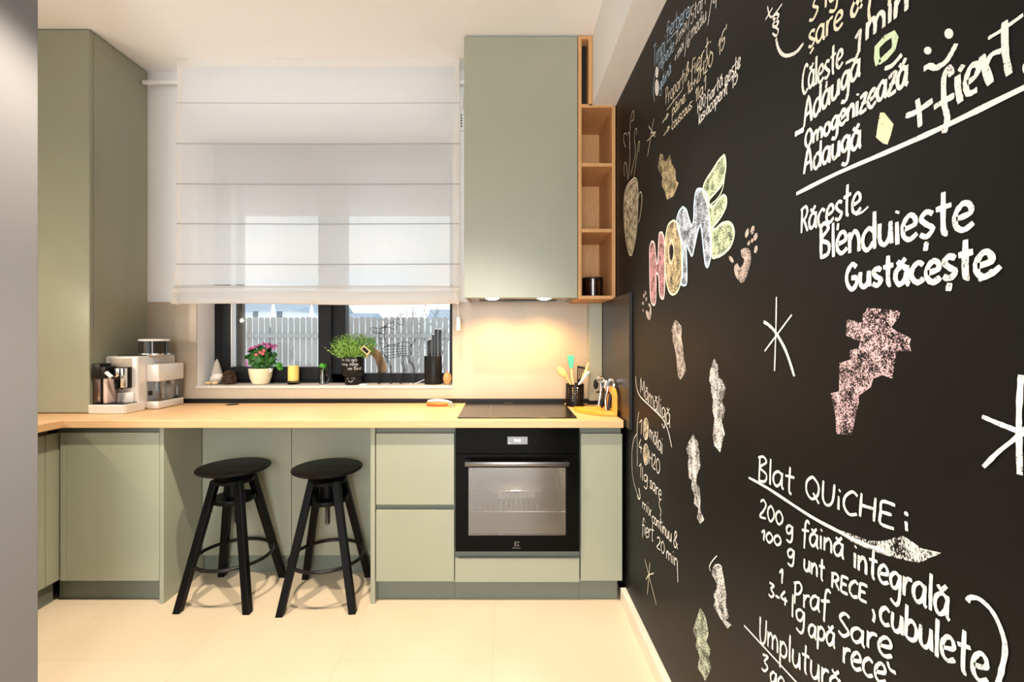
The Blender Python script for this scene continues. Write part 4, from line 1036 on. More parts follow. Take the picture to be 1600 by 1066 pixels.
house(PX(462, yh2), PX(520, yh2), yh2, 37, PZ(492, yh2), PZ(474, yh2), 'white house with dark roof windows left of the mullion', [(PX(473, yh2), PX(480, yh2), PZ(500, yh2), PZ(494, yh2))], M['house_white'])
house(PX(543, yh2), PX(570, yh2), yh2, 37, PZ(496, yh2), PZ(487, yh2), 'low house with blue-grey roof right of the mullion', [], M['house_white'])
house(PX(676, yh2), PX(705, yh2), yh2, 36, PZ(498, yh2), PZ(482, yh2), 'far white house beyond the right end of the fence', [(PX(684, yh2), PX(691, yh2), PZ(504, yh2), PZ(499, yh2))], M['house_white'])
# closed parasols
yp_ = 12
for px_, top, lb in ((427, 474, 'white closed parasol rising above the fence, left of centre pane'), (487, 476, 'white closed parasol rising above the fence beside the mullion')):
    t = thing('parasol', (PX(px_, yp_), yp_, -.25), lb, 'parasol', 'closed white parasols behind the fence')
    zt_ = PZ(top, yp_)
    MB().lathe([(0, zt_), (.035, zt_ - .06), (.09, zt_ - .5), (.11, zt_ - 1.0), (.06, zt_ - 1.1), (0, zt_ - 1.1)], (PX(px_, yp_), yp_, 0), 12).build('canopy', M['plaster'], t, smooth=True)
    MB().cyl((PX(px_, yp_), yp_, -.25), .025, zt_ - .8, 8).build('pole', M['silver'], t)
# bare shrub
yt_ = 11; rnd = random.Random(31)
for cx_px, lb in ((648, 'bare leafless shrub behind the fence, right of the reindeer antlers'), (668, 'bare leafless shrub behind the fence near the knife block')):
    b = MB(); x0_ = PX(cx_px, yt_)
    for k in range(13):
        a = rnd.uniform(-.5, .5); L = rnd.uniform(1.3, 2.0)
        p0_ = Vector((x0_ + rnd.uniform(-.1, .1), yt_ + (0 if cx_px < 660 else 1.2), -.25)); p1_ = p0_ + Vector((a * .5, rnd.uniform(-.2, .2), L * .7)); p2_ = p1_ + Vector((a * .9, rnd.uniform(-.2, .2), L * .55))
        b.tube([p0_, p1_, p2_], .014, 5, r1=.005)
        for q in range(3):
            m_ = p1_.lerp(p2_, rnd.uniform(.1, .7)); b.tube([m_, m_ + Vector((rnd.uniform(-.3, .3), 0, rnd.uniform(.15, .35)))], .007, 4, r1=.003)
    tag(b.build('bare_shrub', pm('twig', (.16, .14, .13), .9), None), lb, 'shrub', 'bare shrubs behind the fence')

# ================================================================== chalk on the black wall
GLY = {
 'a': (.62, [[(.5, .48), (.3, .6), (.08, .45), (.05, .2), (.2, .02), (.4, .15), (.5, .45)], [(.5, .6), (.5, .1), (.6, 0)]]),
 'b': (.6, [[(.08, 1), (.08, .02)], [(.08, .4), (.3, .58), (.5, .4), (.48, .1), (.25, 0), (.08, .08)]]),
 'c': (.55, [[(.48, .5), (.3, .6), (.08, .42), (.08, .15), (.28, 0), (.5, .1)]]),
 'd': (.62, [[(.5, .45), (.3, .58), (.07, .4), (.07, .12), (.25, 0), (.5, .2)], [(.5, 1), (.5, .5), (.5, 0)]]),
 'e': (.55, [[(.08, .28), (.45, .36), (.42, .55), (.25, .6), (.07, .4), (.08, .12), (.28, 0), (.52, .12)]]),
 'f': (.5, [[(.5, .88), (.38, 1), (.25, .85), (.23, .3), (.22, -.3)], [(.02, .5), (.48, .57)]]),
 'g': (.6, [[(.48, .5), (.28, .6), (.07, .4), (.15, .12), (.35, .15), (.5, .5)], [(.5, .6), (.5, -.15), (.36, -.4), (.1, -.3)]]),
 'h': (.6, [[(.08, 1), (.08, 0)], [(.08, .35), (.3, .58), (.48, .4), (.5, 0)]]),
 'i': (.25, [[(.1, .58), (.12, 0)], [(.1, .80), (.14, .86)]]),
 'l': (.24, [[(.1, 1), (.1, .5), (.12, 0)]]),
 'm': (.9, [[(.06, .58), (.08, 0)], [(.08, .35), (.25, .58), (.4, .4), (.41, 0)], [(.41, .38), (.58, .58), (.76, .4), (.78, 0)]]),
 'n': (.6, [[(.08, .58), (.09, 0)], [(.09, .35), (.3, .58), (.47, .4), (.49, 0)]]),
 'o': (.58, [[(.28, .6), (.08, .42), (.08, .15), (.28, 0), (.48, .15), (.48, .42), (.28, .6)]]),
 'p': (.6, [[(.08, .6), (.08, -.42)], [(.08, .42), (.28, .6), (.5, .42), (.45, .15), (.25, .05), (.09, .15)]]),
 'r': (.45, [[(.08, .58), (.1, 0)], [(.09, .32), (.22, .54), (.42, .56)]]),
 's': (.5, [[(.44, .52), (.25, .6), (.09, .46), (.25, .3), (.44, .17), (.26, 0), (.06, .08)]]),
 't': (.5, [[(.24, .98), (.24, .1), (.36, 0)], [(.03, .6), (.46, .64)]]),
 'u': (.6, [[(.08, .58), (.08, .15), (.25, 0), (.44, .18), (.48, .58)], [(.48, .58), (.52, 0)]]),
 'v': (.5, [[(.05, .58), (.24, 0), (.45, .58)]]),
 'x': (.5, [[(.05, .58), (.45, -.02)], [(.45, .6), (.05, -.05)]]),
 'y': (.55, [[(.06, .58), (.1, .2), (.28, .1), (.46, .58)], [(.46, .58), (.36, -.2), (.12, -.4)]]),
 'z': (.5, [[(.05, .56), (.45, .58), (.06, .02), (.48, .0)], [(.1, .3), (.42, .3)]]),
 'k': (.52, [[(.08, 1), (.08, 0)], [(.44, .56), (.1, .28), (.48, 0)]]),
 'A': (.72, [[(.04, 0), (.34, 1), (.62, 0)], [(.14, .36), (.52, .4)]]),
 'B': (.62, [[(.1, .98), (.1, 0)], [(.0, .9), (.3, 1), (.48, .82), (.12, .54), (.5, .36), (.46, .08), (.06, .0)]]),
 'C': (.62, [[(.56, .88), (.36, 1), (.1, .68), (.08, .28), (.3, 0), (.58, .12)]]),
 'D': (.68, [[(.1, 1), (.1, 0)], [(.0, .95), (.4, .9), (.6, .5), (.4, .08), (.06, 0)]]),
 'E': (.56, [[(.5, .98), (.1, .96), (.08, .5), (.1, .03), (.52, .0)], [(.1, .52), (.42, .54)]]),
 'G': (.68, [[(.56, .86), (.34, 1), (.08, .68), (.08, .28), (.32, 0), (.56, .2), (.56, .46)], [(.3, .46), (.62, .46)]]),
 'H': (.68, [[(.08, 1), (.08, 0)], [(.56, 1), (.56, 0)], [(.08, .5), (.56, .52)]]),
 'M': (.86, [[(.06, 0), (.1, 1), (.4, .3), (.7, 1), (.76, 0)]]),
 'O': (.7, [[(.32, 1), (.08, .72), (.08, .28), (.32, 0), (.58, .28), (.58, .72), (.32, 1)]]),
 'P': (.6, [[(.1, 1), (.1, 0)], [(.0, .92), (.35, 1), (.52, .76), (.36, .5), (.1, .45)]]),
 'Q': (.76, [[(.34, 1), (.08, .72), (.08, .28), (.34, .02), (.62, .28), (.62, .72), (.34, 1)], [(.4, .3), (.7, -.08)]]),
 'R': (.62, [[(.1, 1), (.1, 0)], [(.0, .92), (.35, 1), (.5, .78), (.34, .54), (.1, .48)], [(.26, .5), (.56, 0)]]),
 'S': (.58, [[(.5, .88), (.28, 1), (.08, .76), (.3, .5), (.5, .25), (.28, 0), (.05, .12)]]),
 'T': (.6, [[(.0, .98), (.6, 1.0)], [(.3, 1), (.3, 0)]]),
 'U': (.66, [[(.08, 1), (.1, .25), (.3, 0), (.52, .25), (.56, 1)]]),
 'V': (.62, [[(.04, 1), (.3, 0), (.58, 1)]]),
 'I': (.24, [[(.1, 1), (.1, 0)]]),
 'W': (.9, [[(.04, 1), (.2, 0), (.42, .7), (.62, 0), (.84, 1)]]),
 '0': (.56, [[(.26, 1), (.07, .7), (.07, .3), (.26, 0), (.46, .3), (.46, .7), (.26, 1)]]),
 '1': (.36, [[(.04, .72), (.24, 1), (.24, .5), (.24, 0)]]),
 '2': (.56, [[(.06, .8), (.26, 1), (.46, .8), (.3, .4), (.05, .02), (.5, .02)]]),
 '3': (.52, [[(.06, .95), (.42, .95), (.2, .58), (.44, .3), (.24, 0), (.04, .1)]]),
 '4': (.56, [[(.3, 1), (.05, .4), (.5, .4)], [(.36, .6), (.36, 0)]]),
 '5': (.52, [[(.46, 1), (.12, .98), (.1, .58), (.4, .5), (.42, .15), (.2, 0), (.04, .1)]]),
 '6': (.54, [[(.4, .98), (.12, .6), (.08, .2), (.26, 0), (.44, .2), (.3, .45), (.1, .3)]]),
 '8': (.54, [[(.28, .52), (.08, .76), (.26, 1), (.44, .76), (.1, .25), (.26, 0), (.46, .25), (.28, .52)]]),
 '9': (.54, [[(.44, .75), (.26, 1), (.08, .75), (.26, .52), (.44, .75), (.4, 0)]]),
 '&': (.66, [[(.58, .1), (.2, .7), (.3, 1), (.44, .8), (.1, .3), (.26, 0), (.56, .4)]]),
 '+': (.6, [[(.05, .34), (.52, .38)], [(.28, .65), (.29, .05)]]),
 ':': (.25, [[(.1, .5), (.12, .58)], [(.1, .02), (.12, .1)]]),
 "'": (.2, [[(.12, 1.05), (.06, .8)]]),
 ',': (.25, [[(.12, .08), (.04, -.18)]]),
 '/': (.45, [[(.4, 1.1), (.02, -.15)]]),
 '-': (.4, [[(.05, .3), (.34, .32)]]),
 '_': (.6, [[(.05, -.02), (.55, .0)]]),
 '!': (.24, [[(.12, 1), (.1, .3)], [(.1, .0), (.11, .06)]]),
 '>': (.9, [[(.0, .3), (.75, .32)], [(.5, .5), (.78, .32), (.5, .1)]]),
 ' ': (.4, []), '.': (.22, [[(.1, 0), (.12, .05)]]),
}
BREVE = [(.12, .78), (.26, .68), (.44, .84)]
for ch, basech in (('ă', 'a'), ('â', 'a')): GLY[ch] = (GLY[basech][0], GLY[basech][1] + [BREVE if ch == 'ă' else [(.12, .7), (.28, .84), (.44, .7)]])
for ch, basech in (('ș', 's'), ('ț', 't')): GLY[ch] = (GLY[basech][0], GLY[basech][1] + [[(.26, -.12), (.22, -.34)]])

def cr2(pts, k):
    if len(pts) < 3: return [Vector(p) for p in pts]
    return cr3([Vector((p[0], p[1], 0)) for p in pts], k)
def wall(px, py):
    y = WR * F / (px - U0)
    return Vector((y, H - (py - V0) / F * y))       # (y, z) on the black wall
LAYER = [0]; WSC = .64
def ribbon(b, pts, w, taper=True, to3=None):
    """flat chalk stroke along (y, z) points on the wall"""
    n = len(pts)
    if n < 2: return
    LAYER[0] = (LAYER[0] + 1) % 40
    off = .0006 + .00002 * LAYER[0]
    L, R = [], []
    for i, p in enumerate(pts):
        d = pts[min(i + 1, n - 1)] - pts[max(i - 1, 0)]
        if d.length < 1e-7: d = Vector((1, 0))
        d.normalize(); nn = Vector((-d.y, d.x))
        k = WSC
        if taper and (i == 0 or i == n - 1): k = .55
        k *= 1 + random.uniform(-.14, .14)
        a, c = p + nn * w * .5 * k, p - nn * w * .5 * k
        if to3: L.append(b.b.verts.new(to3(a))); R.append(b.b.verts.new(to3(c)))
        else: L.append(b.b.verts.new((WR - off, a.x, a.y))); R.append(b.b.verts.new((WR - off, c.x, c.y)))
    for i in range(n - 1): b.b.faces.new((L[i], L[i + 1], R[i + 1], R[i]))
def stroke(b, px, w, k=5, sub=3):
    """polyline given in photograph pixels"""
    p = cr2(px, k)
    if len(px) == 2: p = [Vector(px[0]).lerp(Vector(px[1]), i / 8) for i in range(9)]
    ribbon(b, [wall(q[0], q[1]) for q in p], w)
def fill(b, px, lay=0, k=3):
    p = cr2(px + [px[0]], k)[:-1] if k > 1 else [Vector(q) for q in px]
    q = [wall(v[0], v[1]) for v in p]
    b.b.faces.new([b.b.verts.new((WR - .0004 - lay * .0001, v.x, v.y)) for v in q])
def word(b, txt, x0, y0, x1, y1, h0, h1, w=.008, slant=.06):
    """hand lettering: baseline from (x0,y0) to (x1,y1), capital height h0..h1 (photo pixels)"""
    tot = sum(GLY[c][0] for c in txt); u = 0
    ya, yb = WR * F / (x0 - U0), WR * F / (x1 - U0)
    for c in txt:
        adv, st = GLY[c]; jy = random.uniform(-.04, .04)
        for s in st:
            pts = []
            raw = cr2(s, 4) if len(s) > 2 else [Vector((s[0][0] + (s[1][0] - s[0][0]) * i / 4, s[0][1] + (s[1][1] - s[0][1]) * i / 4, 0)) for i in range(5)]
            for g in raw:
                t = (u + g[0] + slant * g[1]) / tot
                # even spacing along the wall itself, so the perspective comes out right
                y = ya + (yb - ya) * t; px = U0 + WR * F / y
                f = (px - x0) / (x1 - x0) if x1 != x0 else 0
                py = y0 + (y1 - y0) * f - (g[1] + jy) * (h0 + (h1 - h0) * f)
                pts.append(wall(px, py))
            ribbon(b, pts, w)
        u += adv
def chalk(name, mb, mat, label=None, parent=None):
    o = mb.build(name, mat, parent or wall_right, fix=False)
    if label: o['label'] = label
    return o

# -- small notes, top left ------------------------------------------------
b = MB(); w = .0062
word(b, 'Timpi', 1021, 107, 1040, 80, 34, 30, w); word(b, 'fierbere', 1041, 62, 1078, 24, 26, 26, w)
stroke(b, [(1043, 66), (1068, 36)], .005)
word(b, '(repede'.replace('(', ''), 1029, 112, 1054, 78, 22, 22, w); word(b, 'găină', 1031, 144, 1049, 112, 20, 20, w)
stroke(b, [(1027, 104), (1023, 120), (1021, 140), (1023, 158)], .006)
chalk('chalk_writing', b, M['chalk_blue'], 'pale blue chalk heading and notes at the top left')
b = MB()
word(b, '2', 1056, 70, 1060, 62, 16, 16, w); word(b, 'moi', 1061, 66, 1074, 42, 20, 20, w); word(b, '/5tari', 1075, 44, 1104, 4, 24, 26, w)
word(b, '+', 1054, 100, 1058, 92, 16, 16, w); word(b, 'moi', 1059, 92, 1069, 74, 18, 18, w); word(b, '/6', 1070, 86, 1079, 66, 22, 22, w); word(b, 'mediu', 1080, 62, 1104, 30, 24, 24, w); word(b, "/9'", 1106, 36, 1124, 2, 24, 26, w)
word(b, "H2O", 1090, 178, 1103, 161, 16, 18, w); word(b, 'fiartă', 1104, 164, 1130, 132, 18, 22, w); word(b, 'peste', 1133, 136, 1158, 104, 24, 26, w)
word(b, 'lasi', 1092, 196, 1103, 181, 18, 18, w); word(b, 'acoperit', 1104, 181, 1138, 144, 18, 22, w); word(b, "15'", 1143, 142, 1156, 122, 20, 22, w)
chalk('chalk_writing', b, M['chalk'], 'small white cooking times, top left of the wall')
b = MB()
word(b, 'Proporții', 1040, 166, 1074, 124, 26, 22, w); word(b, '&', 1072, 122, 1078, 114, 20, 20, w); word(b, 'fiert:', 1079, 126, 1112, 80, 28, 30, w); stroke(b, [(1042, 172), (1066, 141)], .005)
word(b, "15'", 1122, 92, 1136, 62, 24, 24, w)
word(b, '>', 1035, 197, 1046, 182, 16, 18, w); word(b, 'pâine:', 1050, 183, 1073, 155, 18, 18, w); word(b, '1a+2H2O', 1074, 150, 1115, 98, 20, 22, w)
word(b, '>', 1037, 217, 1048, 201, 16, 18, w); word(b, 'couscous:', 1050, 204, 1083, 166, 18, 18, w); word(b, '1la1', 1086, 162, 1104, 140, 20, 22, w)
chalk('chalk_writing', b, M['chalk_cream'], 'cream chalk proportions list with two arrows')
b = MB()
for cx, cy, rx, ry in ((1026.5, 113, 2.4, 9), (1026.5, 137, 3.2, 13)): fill(b, [(cx + rx * math.cos(a), cy + ry * math.sin(a)) for a in [k * math.pi / 5 for k in range(10)]])
chalk('chalk_drawing', b, M['chalk'], 'two filled white chalk ovals')

# -- cup, small star, scribbles -------------------------------------------
def Z6(*p): return [(950 + x / 3.136, 160 + y / 3.136) for x, y in p]
b = MB()
fill(b, Z6((130, 370), (145, 400), (147, 480), (138, 640), (118, 738), (107, 742), (87, 650), (80, 540), (84, 450), (102, 400)))
cup = chalk('chalk_drawing', b, M['fill_cream'], 'chalk drawing of a steaming tall cup')
b = MB(); w = .0075
stroke(b, Z6((130, 368), (145, 390), (148, 480), (140, 640), (120, 740), (110, 748), (102, 735), (85, 650), (78, 540), (82, 450), (100, 400), (130, 368)), w)
stroke(b, Z6((82, 460), (95, 490), (118, 470), (140, 420), (146, 400)), w * .8); stroke(b, Z6((90, 440), (110, 400), (138, 385)), w * .7); stroke(b, Z6((95, 480), (105, 500), (120, 485)), w * .7)
stroke(b, Z6((148, 470), (158, 440), (166, 450), (167, 490), (158, 560), (149, 590)), w)
for pts in (((88, 220), (78, 190), (79, 158), (88, 152), (95, 162)), ((100, 378), (108, 280), (106, 160), (98, 150)), ((106, 230), (110, 110), (118, 55), (127, 42), (127, 80), (116, 92)), ((113, 358), (135, 250), (130, 180), (134, 135), (142, 132), (142, 160)), ((128, 362), (144, 250), (150, 200), (156, 195), (152, 245)), ((97, 378), (92, 310), (84, 295), (79, 330), (82, 362))): stroke(b, Z6(*pts), .0048)
chalk('outline', b, M['chalk_cream'], 'cream chalk outline and steam curls', cup)
b = MB(); w = .0055
for pts in (((1022, 185.5), (1012, 244.5)), ((1011.5, 220.5), (1025, 207)), ((1014, 197), (1024, 214)), ((1017, 208), (1024.5, 206))): stroke(b, list(pts), w)
chalk('chalk_drawing', b, M['chalk_cream'], 'small chalk star beside the cup steam')
def scribble(pts, mat, label, lines=None):
    b = MB(); fill(b, pts, k=1)
    o = chalk('chalk_scribble', b, mat, label)
    return o
scribble(Z6((256, 250), (268, 255), (282, 292), (303, 252), (312, 300), (330, 330), (333, 380), (346, 395), (322, 460), (290, 478), (280, 440), (262, 405), (268, 370), (245, 320)), M['fill_ochre'], 'ochre chalk scribble above the coloured letters')
def Zb(*p): return [(960 + x / 4.2625, 470 + y / 4.2625) for x, y in p]
scribble(Zb((405, 125), (422, 140), (452, 180), (446, 240), (456, 300), (463, 380), (478, 460), (462, 495), (440, 528), (426, 505), (418, 440), (412, 360), (400, 310), (390, 270), (388, 210), (376, 200)), M['fill_beige'], 'narrow beige chalk scribble below the coloured letters')
scribble(Zb((665, 385), (690, 430), (696, 510), (720, 530), (740, 580), (728, 640), (715, 665), (738, 720), (728, 780), (715, 800), (737, 890), (720, 940), (705, 1012), (685, 985), (665, 965), (655, 890), (668, 790), (652, 720), (660, 660), (645, 620), (645, 560), (632, 530), (640, 460)), M['fill_white'], 'tall white chalk scribble in the middle of the wall')
def Zc(*p): return [(960 + x / 4.1, 570 + y / 4.1) for x, y in p]
scribble(Zc((506, 440), (518, 475), (535, 490), (545, 570), (552, 655), (535, 690), (525, 745), (545, 790), (552, 850), (550, 925), (576, 995), (550, 1020), (530, 985), (540, 920), (508, 890), (515, 840), (490, 780), (500, 745), (480, 725), (470, 640), (478, 600), (462, 540), (475, 500)), M['fill_white'], 'white chalk scribble narrowing to a point beside the corn porridge recipe')
def Zd(*p): return [(960 + x / 3.729, 780 + y / 3.729) for x, y in p]
scribble(Zd((575, 395), (600, 385), (626, 400), (640, 470), (652, 560), (650, 610), (668, 690), (650, 705), (684, 735), (660, 755), (640, 725), (615, 690), (600, 660), (578, 625), (590, 590), (576, 560), (600, 520), (588, 470), (568, 440)), M['fill_white'], 'white chalk scribble with a curl on top, low on the wall')
b = MB(); stroke(b, Zd((600, 330), (570, 365), (556, 395), (562, 420)), .005); stroke(b, Zd((585, 390), (610, 382), (628, 400), (605, 415)), .005)
chalk('chalk_drawing', b, M['chalk'], 'small chalk curl')
scribble(Zd((500, 635), (520, 660), (536, 705), (550, 790), (535, 830), (562, 880), (550, 925), (566, 985), (530, 1064), (510, 1020), (484, 985), (498, 920), (474, 850), (482, 820), (458, 765), (478, 700)), M['fill_green'], 'pale green chalk scribble at the bottom of the wall')
def Ze(*p): return [(1170 + x / 3.7209, 460 + y / 3.7209) for x, y in p]
b = MB(); fill(b, Ze((690, 80), (760, 84), (885, 98), (870, 140), (830, 190), (860, 215), (945, 255), (935, 290), (945, 330), (860, 330), (850, 400), (835, 490), (780, 470), (725, 490), (710, 540), (640, 590), (640, 640), (620, 720), (600, 815), (510, 812), (505, 700), (478, 575), (526, 565), (528, 400), (590, 380), (588, 325), (640, 315), (650, 275), (568, 240), (568, 145), (660, 165), (665, 120)), k=1)
chalk('chalk_scribble', b, M['fill_pink'], 'large pink chalk scribble')
# -- coloured letters -----------------------------------------------------
HOME = [
 ('fill_rose', 'chalk_pinkline', 'pink chalk letter H', [(215, 682), (206, 710), (205, 760), (206, 860), (210, 960), (222, 992), (234, 980), (237, 900), (237, 845), (243, 838), (250, 860), (254, 935), (264, 960), (276, 950), (280, 850), (278, 690), (270, 645), (260, 638), (251, 655), (246, 770), (240, 790), (234, 740), (228, 690)]),
 ('fill_ochre', 'chalk_lime', 'ochre chalk letter O', [(322, 578), (345, 600), (358, 680), (363, 780), (362, 860), (345, 920), (320, 942), (298, 920), (284, 850), (279, 760), (282, 680), (295, 605)]),
 ('fill_blue', 'chalk_blue', 'pale blue chalk letter M', [(368, 512), (348, 540), (338, 585), (350, 640), (366, 690), (368, 780), (366, 850), (358, 885), (374, 897), (388, 880), (388, 790), (385, 700), (398, 722), (413, 752), (424, 715), (440, 640), (455, 600), (464, 660), (472, 740), (480, 795), (490, 806), (500, 780), (506, 730), (498, 600), (492, 480), (476, 440), (450, 424), (432, 440), (424, 500), (422, 570), (412, 605), (398, 570), (386, 530)]),
 ('fill_lime', 'chalk_lime', 'lime chalk letter E shaped like leaves', [(572, 258), (579, 300), (574, 350), (560, 400), (530, 440), (500, 475), (500, 505), (520, 508), (545, 478), (568, 456), (582, 475), (578, 515), (552, 565), (515, 612), (510, 625), (530, 620), (560, 595), (590, 588), (612, 605), (620, 645), (605, 700), (570, 740), (535, 757), (512, 752), (506, 640), (500, 560), (484, 480), (466, 440), (478, 390), (510, 340), (545, 285)]),
]
root = None
for fm, om, lb, pts in HOME:
    b = MB(); fill(b, Z6(*pts), k=3)
    o = chalk('chalk_letter', b, M[fm], lb)
    b = MB(); stroke(b, Z6(*(pts + [pts[0]])), .0115)
    chalk('outline', b, M[om], None, o)
    if 'letter O' in lb:
        b = MB(); fill(b, Z6((312, 690), (320, 720), (320, 750), (312, 775), (304, 755), (303, 715)), lay=3); chalk('eye', b, M['black_wall'], 'dark hole of the letter', o)
        b = MB(); stroke(b, Z6((312, 672), (324, 710), (322, 760), (310, 790), (299, 765), (298, 705), (312, 672)), .007); chalk('eye_outline', b, M['chalk_cream'], None, o)
    if 'letter E' in lb:
        b = MB(); stroke(b, Z6((500, 505), (540, 470), (565, 420), (575, 350)), .006); stroke(b, Z6((510, 625), (512, 690), (515, 740)), .006); chalk('inner_line', b, M['chalk_green'], None, o)
def hand(polys, label):
    b = MB()
    for p in polys: fill(b, p, k=2)
    return chalk('chalk_handprint', b, M['fill_hand'], label)
def ell(cx, cy, rx, ry, rot=0):
    c, s = math.cos(rot), math.sin(rot)
    return [(cx + rx * math.cos(a) * c - ry * math.sin(a) * s, cy + rx * math.cos(a) * s + ry * math.sin(a) * c) for a in [k * math.pi / 5 for k in range(10)]]
hand([Z6((652, 722), (680, 712), (698, 730), (702, 770), (690, 820), (672, 870), (656, 886), (640, 870), (625, 850), (618, 805), (635, 788), (645, 810), (660, 800), (668, 770), (655, 755)),
      Z6(*ell(682, 640, 8, 24, .25)), Z6(*ell(709, 626, 9, 22, .2)), Z6(*ell(724, 658, 9, 20, .25)), Z6(*ell(725, 720, 8, 20, .2)), Z6(*ell(605, 770, 8, 20, -.5)), Z6(*ell(690, 690, 6, 14, .2)), Z6(*ell(707, 678, 6, 12, .2))], 'dusty handprint right of the coloured letters')
hand([Z6((196, 990), (206, 985), (213, 1010), (212, 1045), (205, 1066), (194, 1060), (186, 1030), (190, 1018), (200, 1030), (206, 1010)), Z6(*ell(176, 948, 4, 10)), Z6(*ell(184, 935, 4, 10)), Z6(*ell(172, 985, 4, 9)), Z6(*ell(188, 965, 4, 10)), Z6(*ell(173, 1020, 3, 7))], 'small dusty handprint below the pink letter')

# -- top right recipe ------------------------------------------------------
b = MB(); w = .0085
stroke(b, [(1197, 31), (1208, 12)], .006); stroke(b, [(1200, 10), (1206, 27), (1223, 6)], .006); word(b, '8', 1206, 44, 1219, 40, 20, 20, w); stroke(b, [(1212, 42), (1217, 47), (1214, 56), (1208, 52)], .007)
stroke(b, [(1213, 60), (1216, 74), (1222, 84), (1231, 87), (1245, 81), (1256, 67)], .011)
word(b, 'Călește', 1253, 148, 1318, 103, 44, 44, w); stroke(b, [(1322, 99), (1333, 93)], .008)
word(b, 'Adaugă', 1256, 199, 1346, 117, 42, 46, .010); stroke(b, [(1243, 210), (1257, 202)], .016)
word(b, 'Omogenizează', 1258, 232, 1420, 130, 26, 52, .010); stroke(b, [(1383, 107), (1395, 102), (1410, 85)], .011)
word(b, 'Adaugă', 1256, 272, 1347, 229, 38, 46, .010)
word(b, '1', 1335, 86, 1347, 80, 34, 34, .010); word(b, 'min', 1353, 64, 1422, 14, 46, 50, .011)
chalk('chalk_writing', b, M['chalk'], 'white chalk soup recipe steps at the top right')
b = MB()
word(b, '3', 1264, 35, 1281, 22, 36, 40, w); word(b, 'lg', 1288, 12, 1312, 0, 34, 36, w); word(b, 'sare', 1263, 76, 1318, 40, 40, 44, w); stroke(b, [(1266, 84), (1272, 74)], .008); word(b, '&', 1327, 32, 1350, 14, 42, 44, .010); stroke(b, [(1360, 32), (1358, 18), (1361, -6)], .009); stroke(b, [(1390, 8), (1391, -4)], .009)
chalk('chalk_writing', b, M['chalk_cream'], 'cream chalk salt line at the top right')
b = MB(); stroke(b, [(1373, 100), (1371, 74), (1396, 53), (1397, 76), (1374, 98)], .017, k=2); chalk('chalk_drawing', b, M['chalk_green'], 'green chalk diamond outline')
b = MB(); fill(b, [(1375.5, 176), (1382, 176), (1396.5, 194), (1392, 212), (1387, 226), (1380, 224), (1369, 215), (1372, 195)], k=1); chalk('chalk_drawing', b, chalk_mat('yellow_chalk', (.86, .80, .52), .82, 320), 'filled yellow chalk diamond')
b = MB(); fill(b, ell(1450, 79, 6, 6)); fill(b, ell(1483, 52.5, 7, 8)); stroke(b, [(1444, 108), (1453, 103), (1463, 106), (1478, 97), (1488, 82), (1495, 68)], .012); chalk('chalk_drawing', b, M['chalk'], 'chalk smiling face of two dots and a curve')
b = MB(); w = .0125
stroke(b, [(1416, 181), (1432, 175), (1458, 157)], w); stroke(b, [(1434, 155), (1437, 175), (1438.5, 198)], .011)
stroke(b, [(1488, 118), (1484, 106), (1476, 120), (1476, 160), (1481, 185), (1476, 208)], .012); stroke(b, [(1460, 168), (1476, 158), (1492, 149)], w)
stroke(b, [(1497, 118), (1498, 140), (1502, 160)], w); stroke(b, [(1500, 105), (1506, 108)], w)
stroke(b, [(1512, 130), (1526, 118), (1530, 102), (1518, 104), (1510, 128), (1514, 146), (1528, 140)], .011)
stroke(b, [(1535, 87), (1541, 108), (1549, 131)], .013); stroke(b, [(1541, 104), (1550, 86), (1566, 79)], .010)
stroke(b, [(1571, 33), (1572, 80), (1578, 117)], w); stroke(b, [(1545, 60), (1568, 46), (1600, 23)], .007); fill(b, ell(1603, 107, 5, 9))
chalk('chalk_writing', b, M['chalk'], 'large chalk word after a plus sign at the right edge')
b = MB(); stroke(b, [(1245, 303), (1311, 270), (1400, 232), (1480, 196), (1560, 157), (1640, 118)], .0118); chalk('chalk_line', b, M['chalk'], 'long rising chalk line across the upper right')
b = MB()
word(b, 'Răcește', 1251, 364, 1347, 330, 38, 52, .009); stroke(b, [(1338, 336), (1349, 331), (1358, 323)], .006)
word(b, 'Blenduiește', 1281, 405, 1524, 356, 52, 70, .0115, slant=.0)
word(b, 'Gustăcește', 1322, 452, 1556, 430, 38, 66, .0125, slant=.0); stroke(b, [(1530, 436), (1548, 430), (1565, 416)], .011)
chalk('chalk_writing', b, M['chalk'], 'three chalk lines telling to cool, blend and taste')
# -- stars ------------------------------------------------------------------
b = MB(); stroke(b, [(1214, 464), (1213, 520), (1211, 580)], .0065); stroke(b, [(1238, 492), (1195.5, 549)], .0065); stroke(b, [(1194, 503), (1202, 508), (1213, 520), (1229, 549), (1242, 588)], .011)
chalk('chalk_drawing', b, M['chalk'], 'large chalk star in the middle of the wall')
b = MB(); stroke(b, [(1597, 586), (1594, 640), (1594, 690), (1595, 742)], .010); stroke(b, [(1536, 651), (1562, 662), (1592, 674), (1625, 690)], .009); stroke(b, [(1538, 730), (1562, 706), (1592, 682), (1620, 655)], .008)
chalk('chalk_drawing', b, M['chalk'], 'thick chalk star at the right edge')
b = MB(); stroke(b, [(1008, 874), (1026, 945)], .006); stroke(b, [(1016, 879), (1012, 929)], .005); stroke(b, [(1010, 906), (1014, 899), (1022, 896)], .006)
chalk('chalk_drawing', b, M['chalk_cream'], 'small chalk star low on the left of the wall')
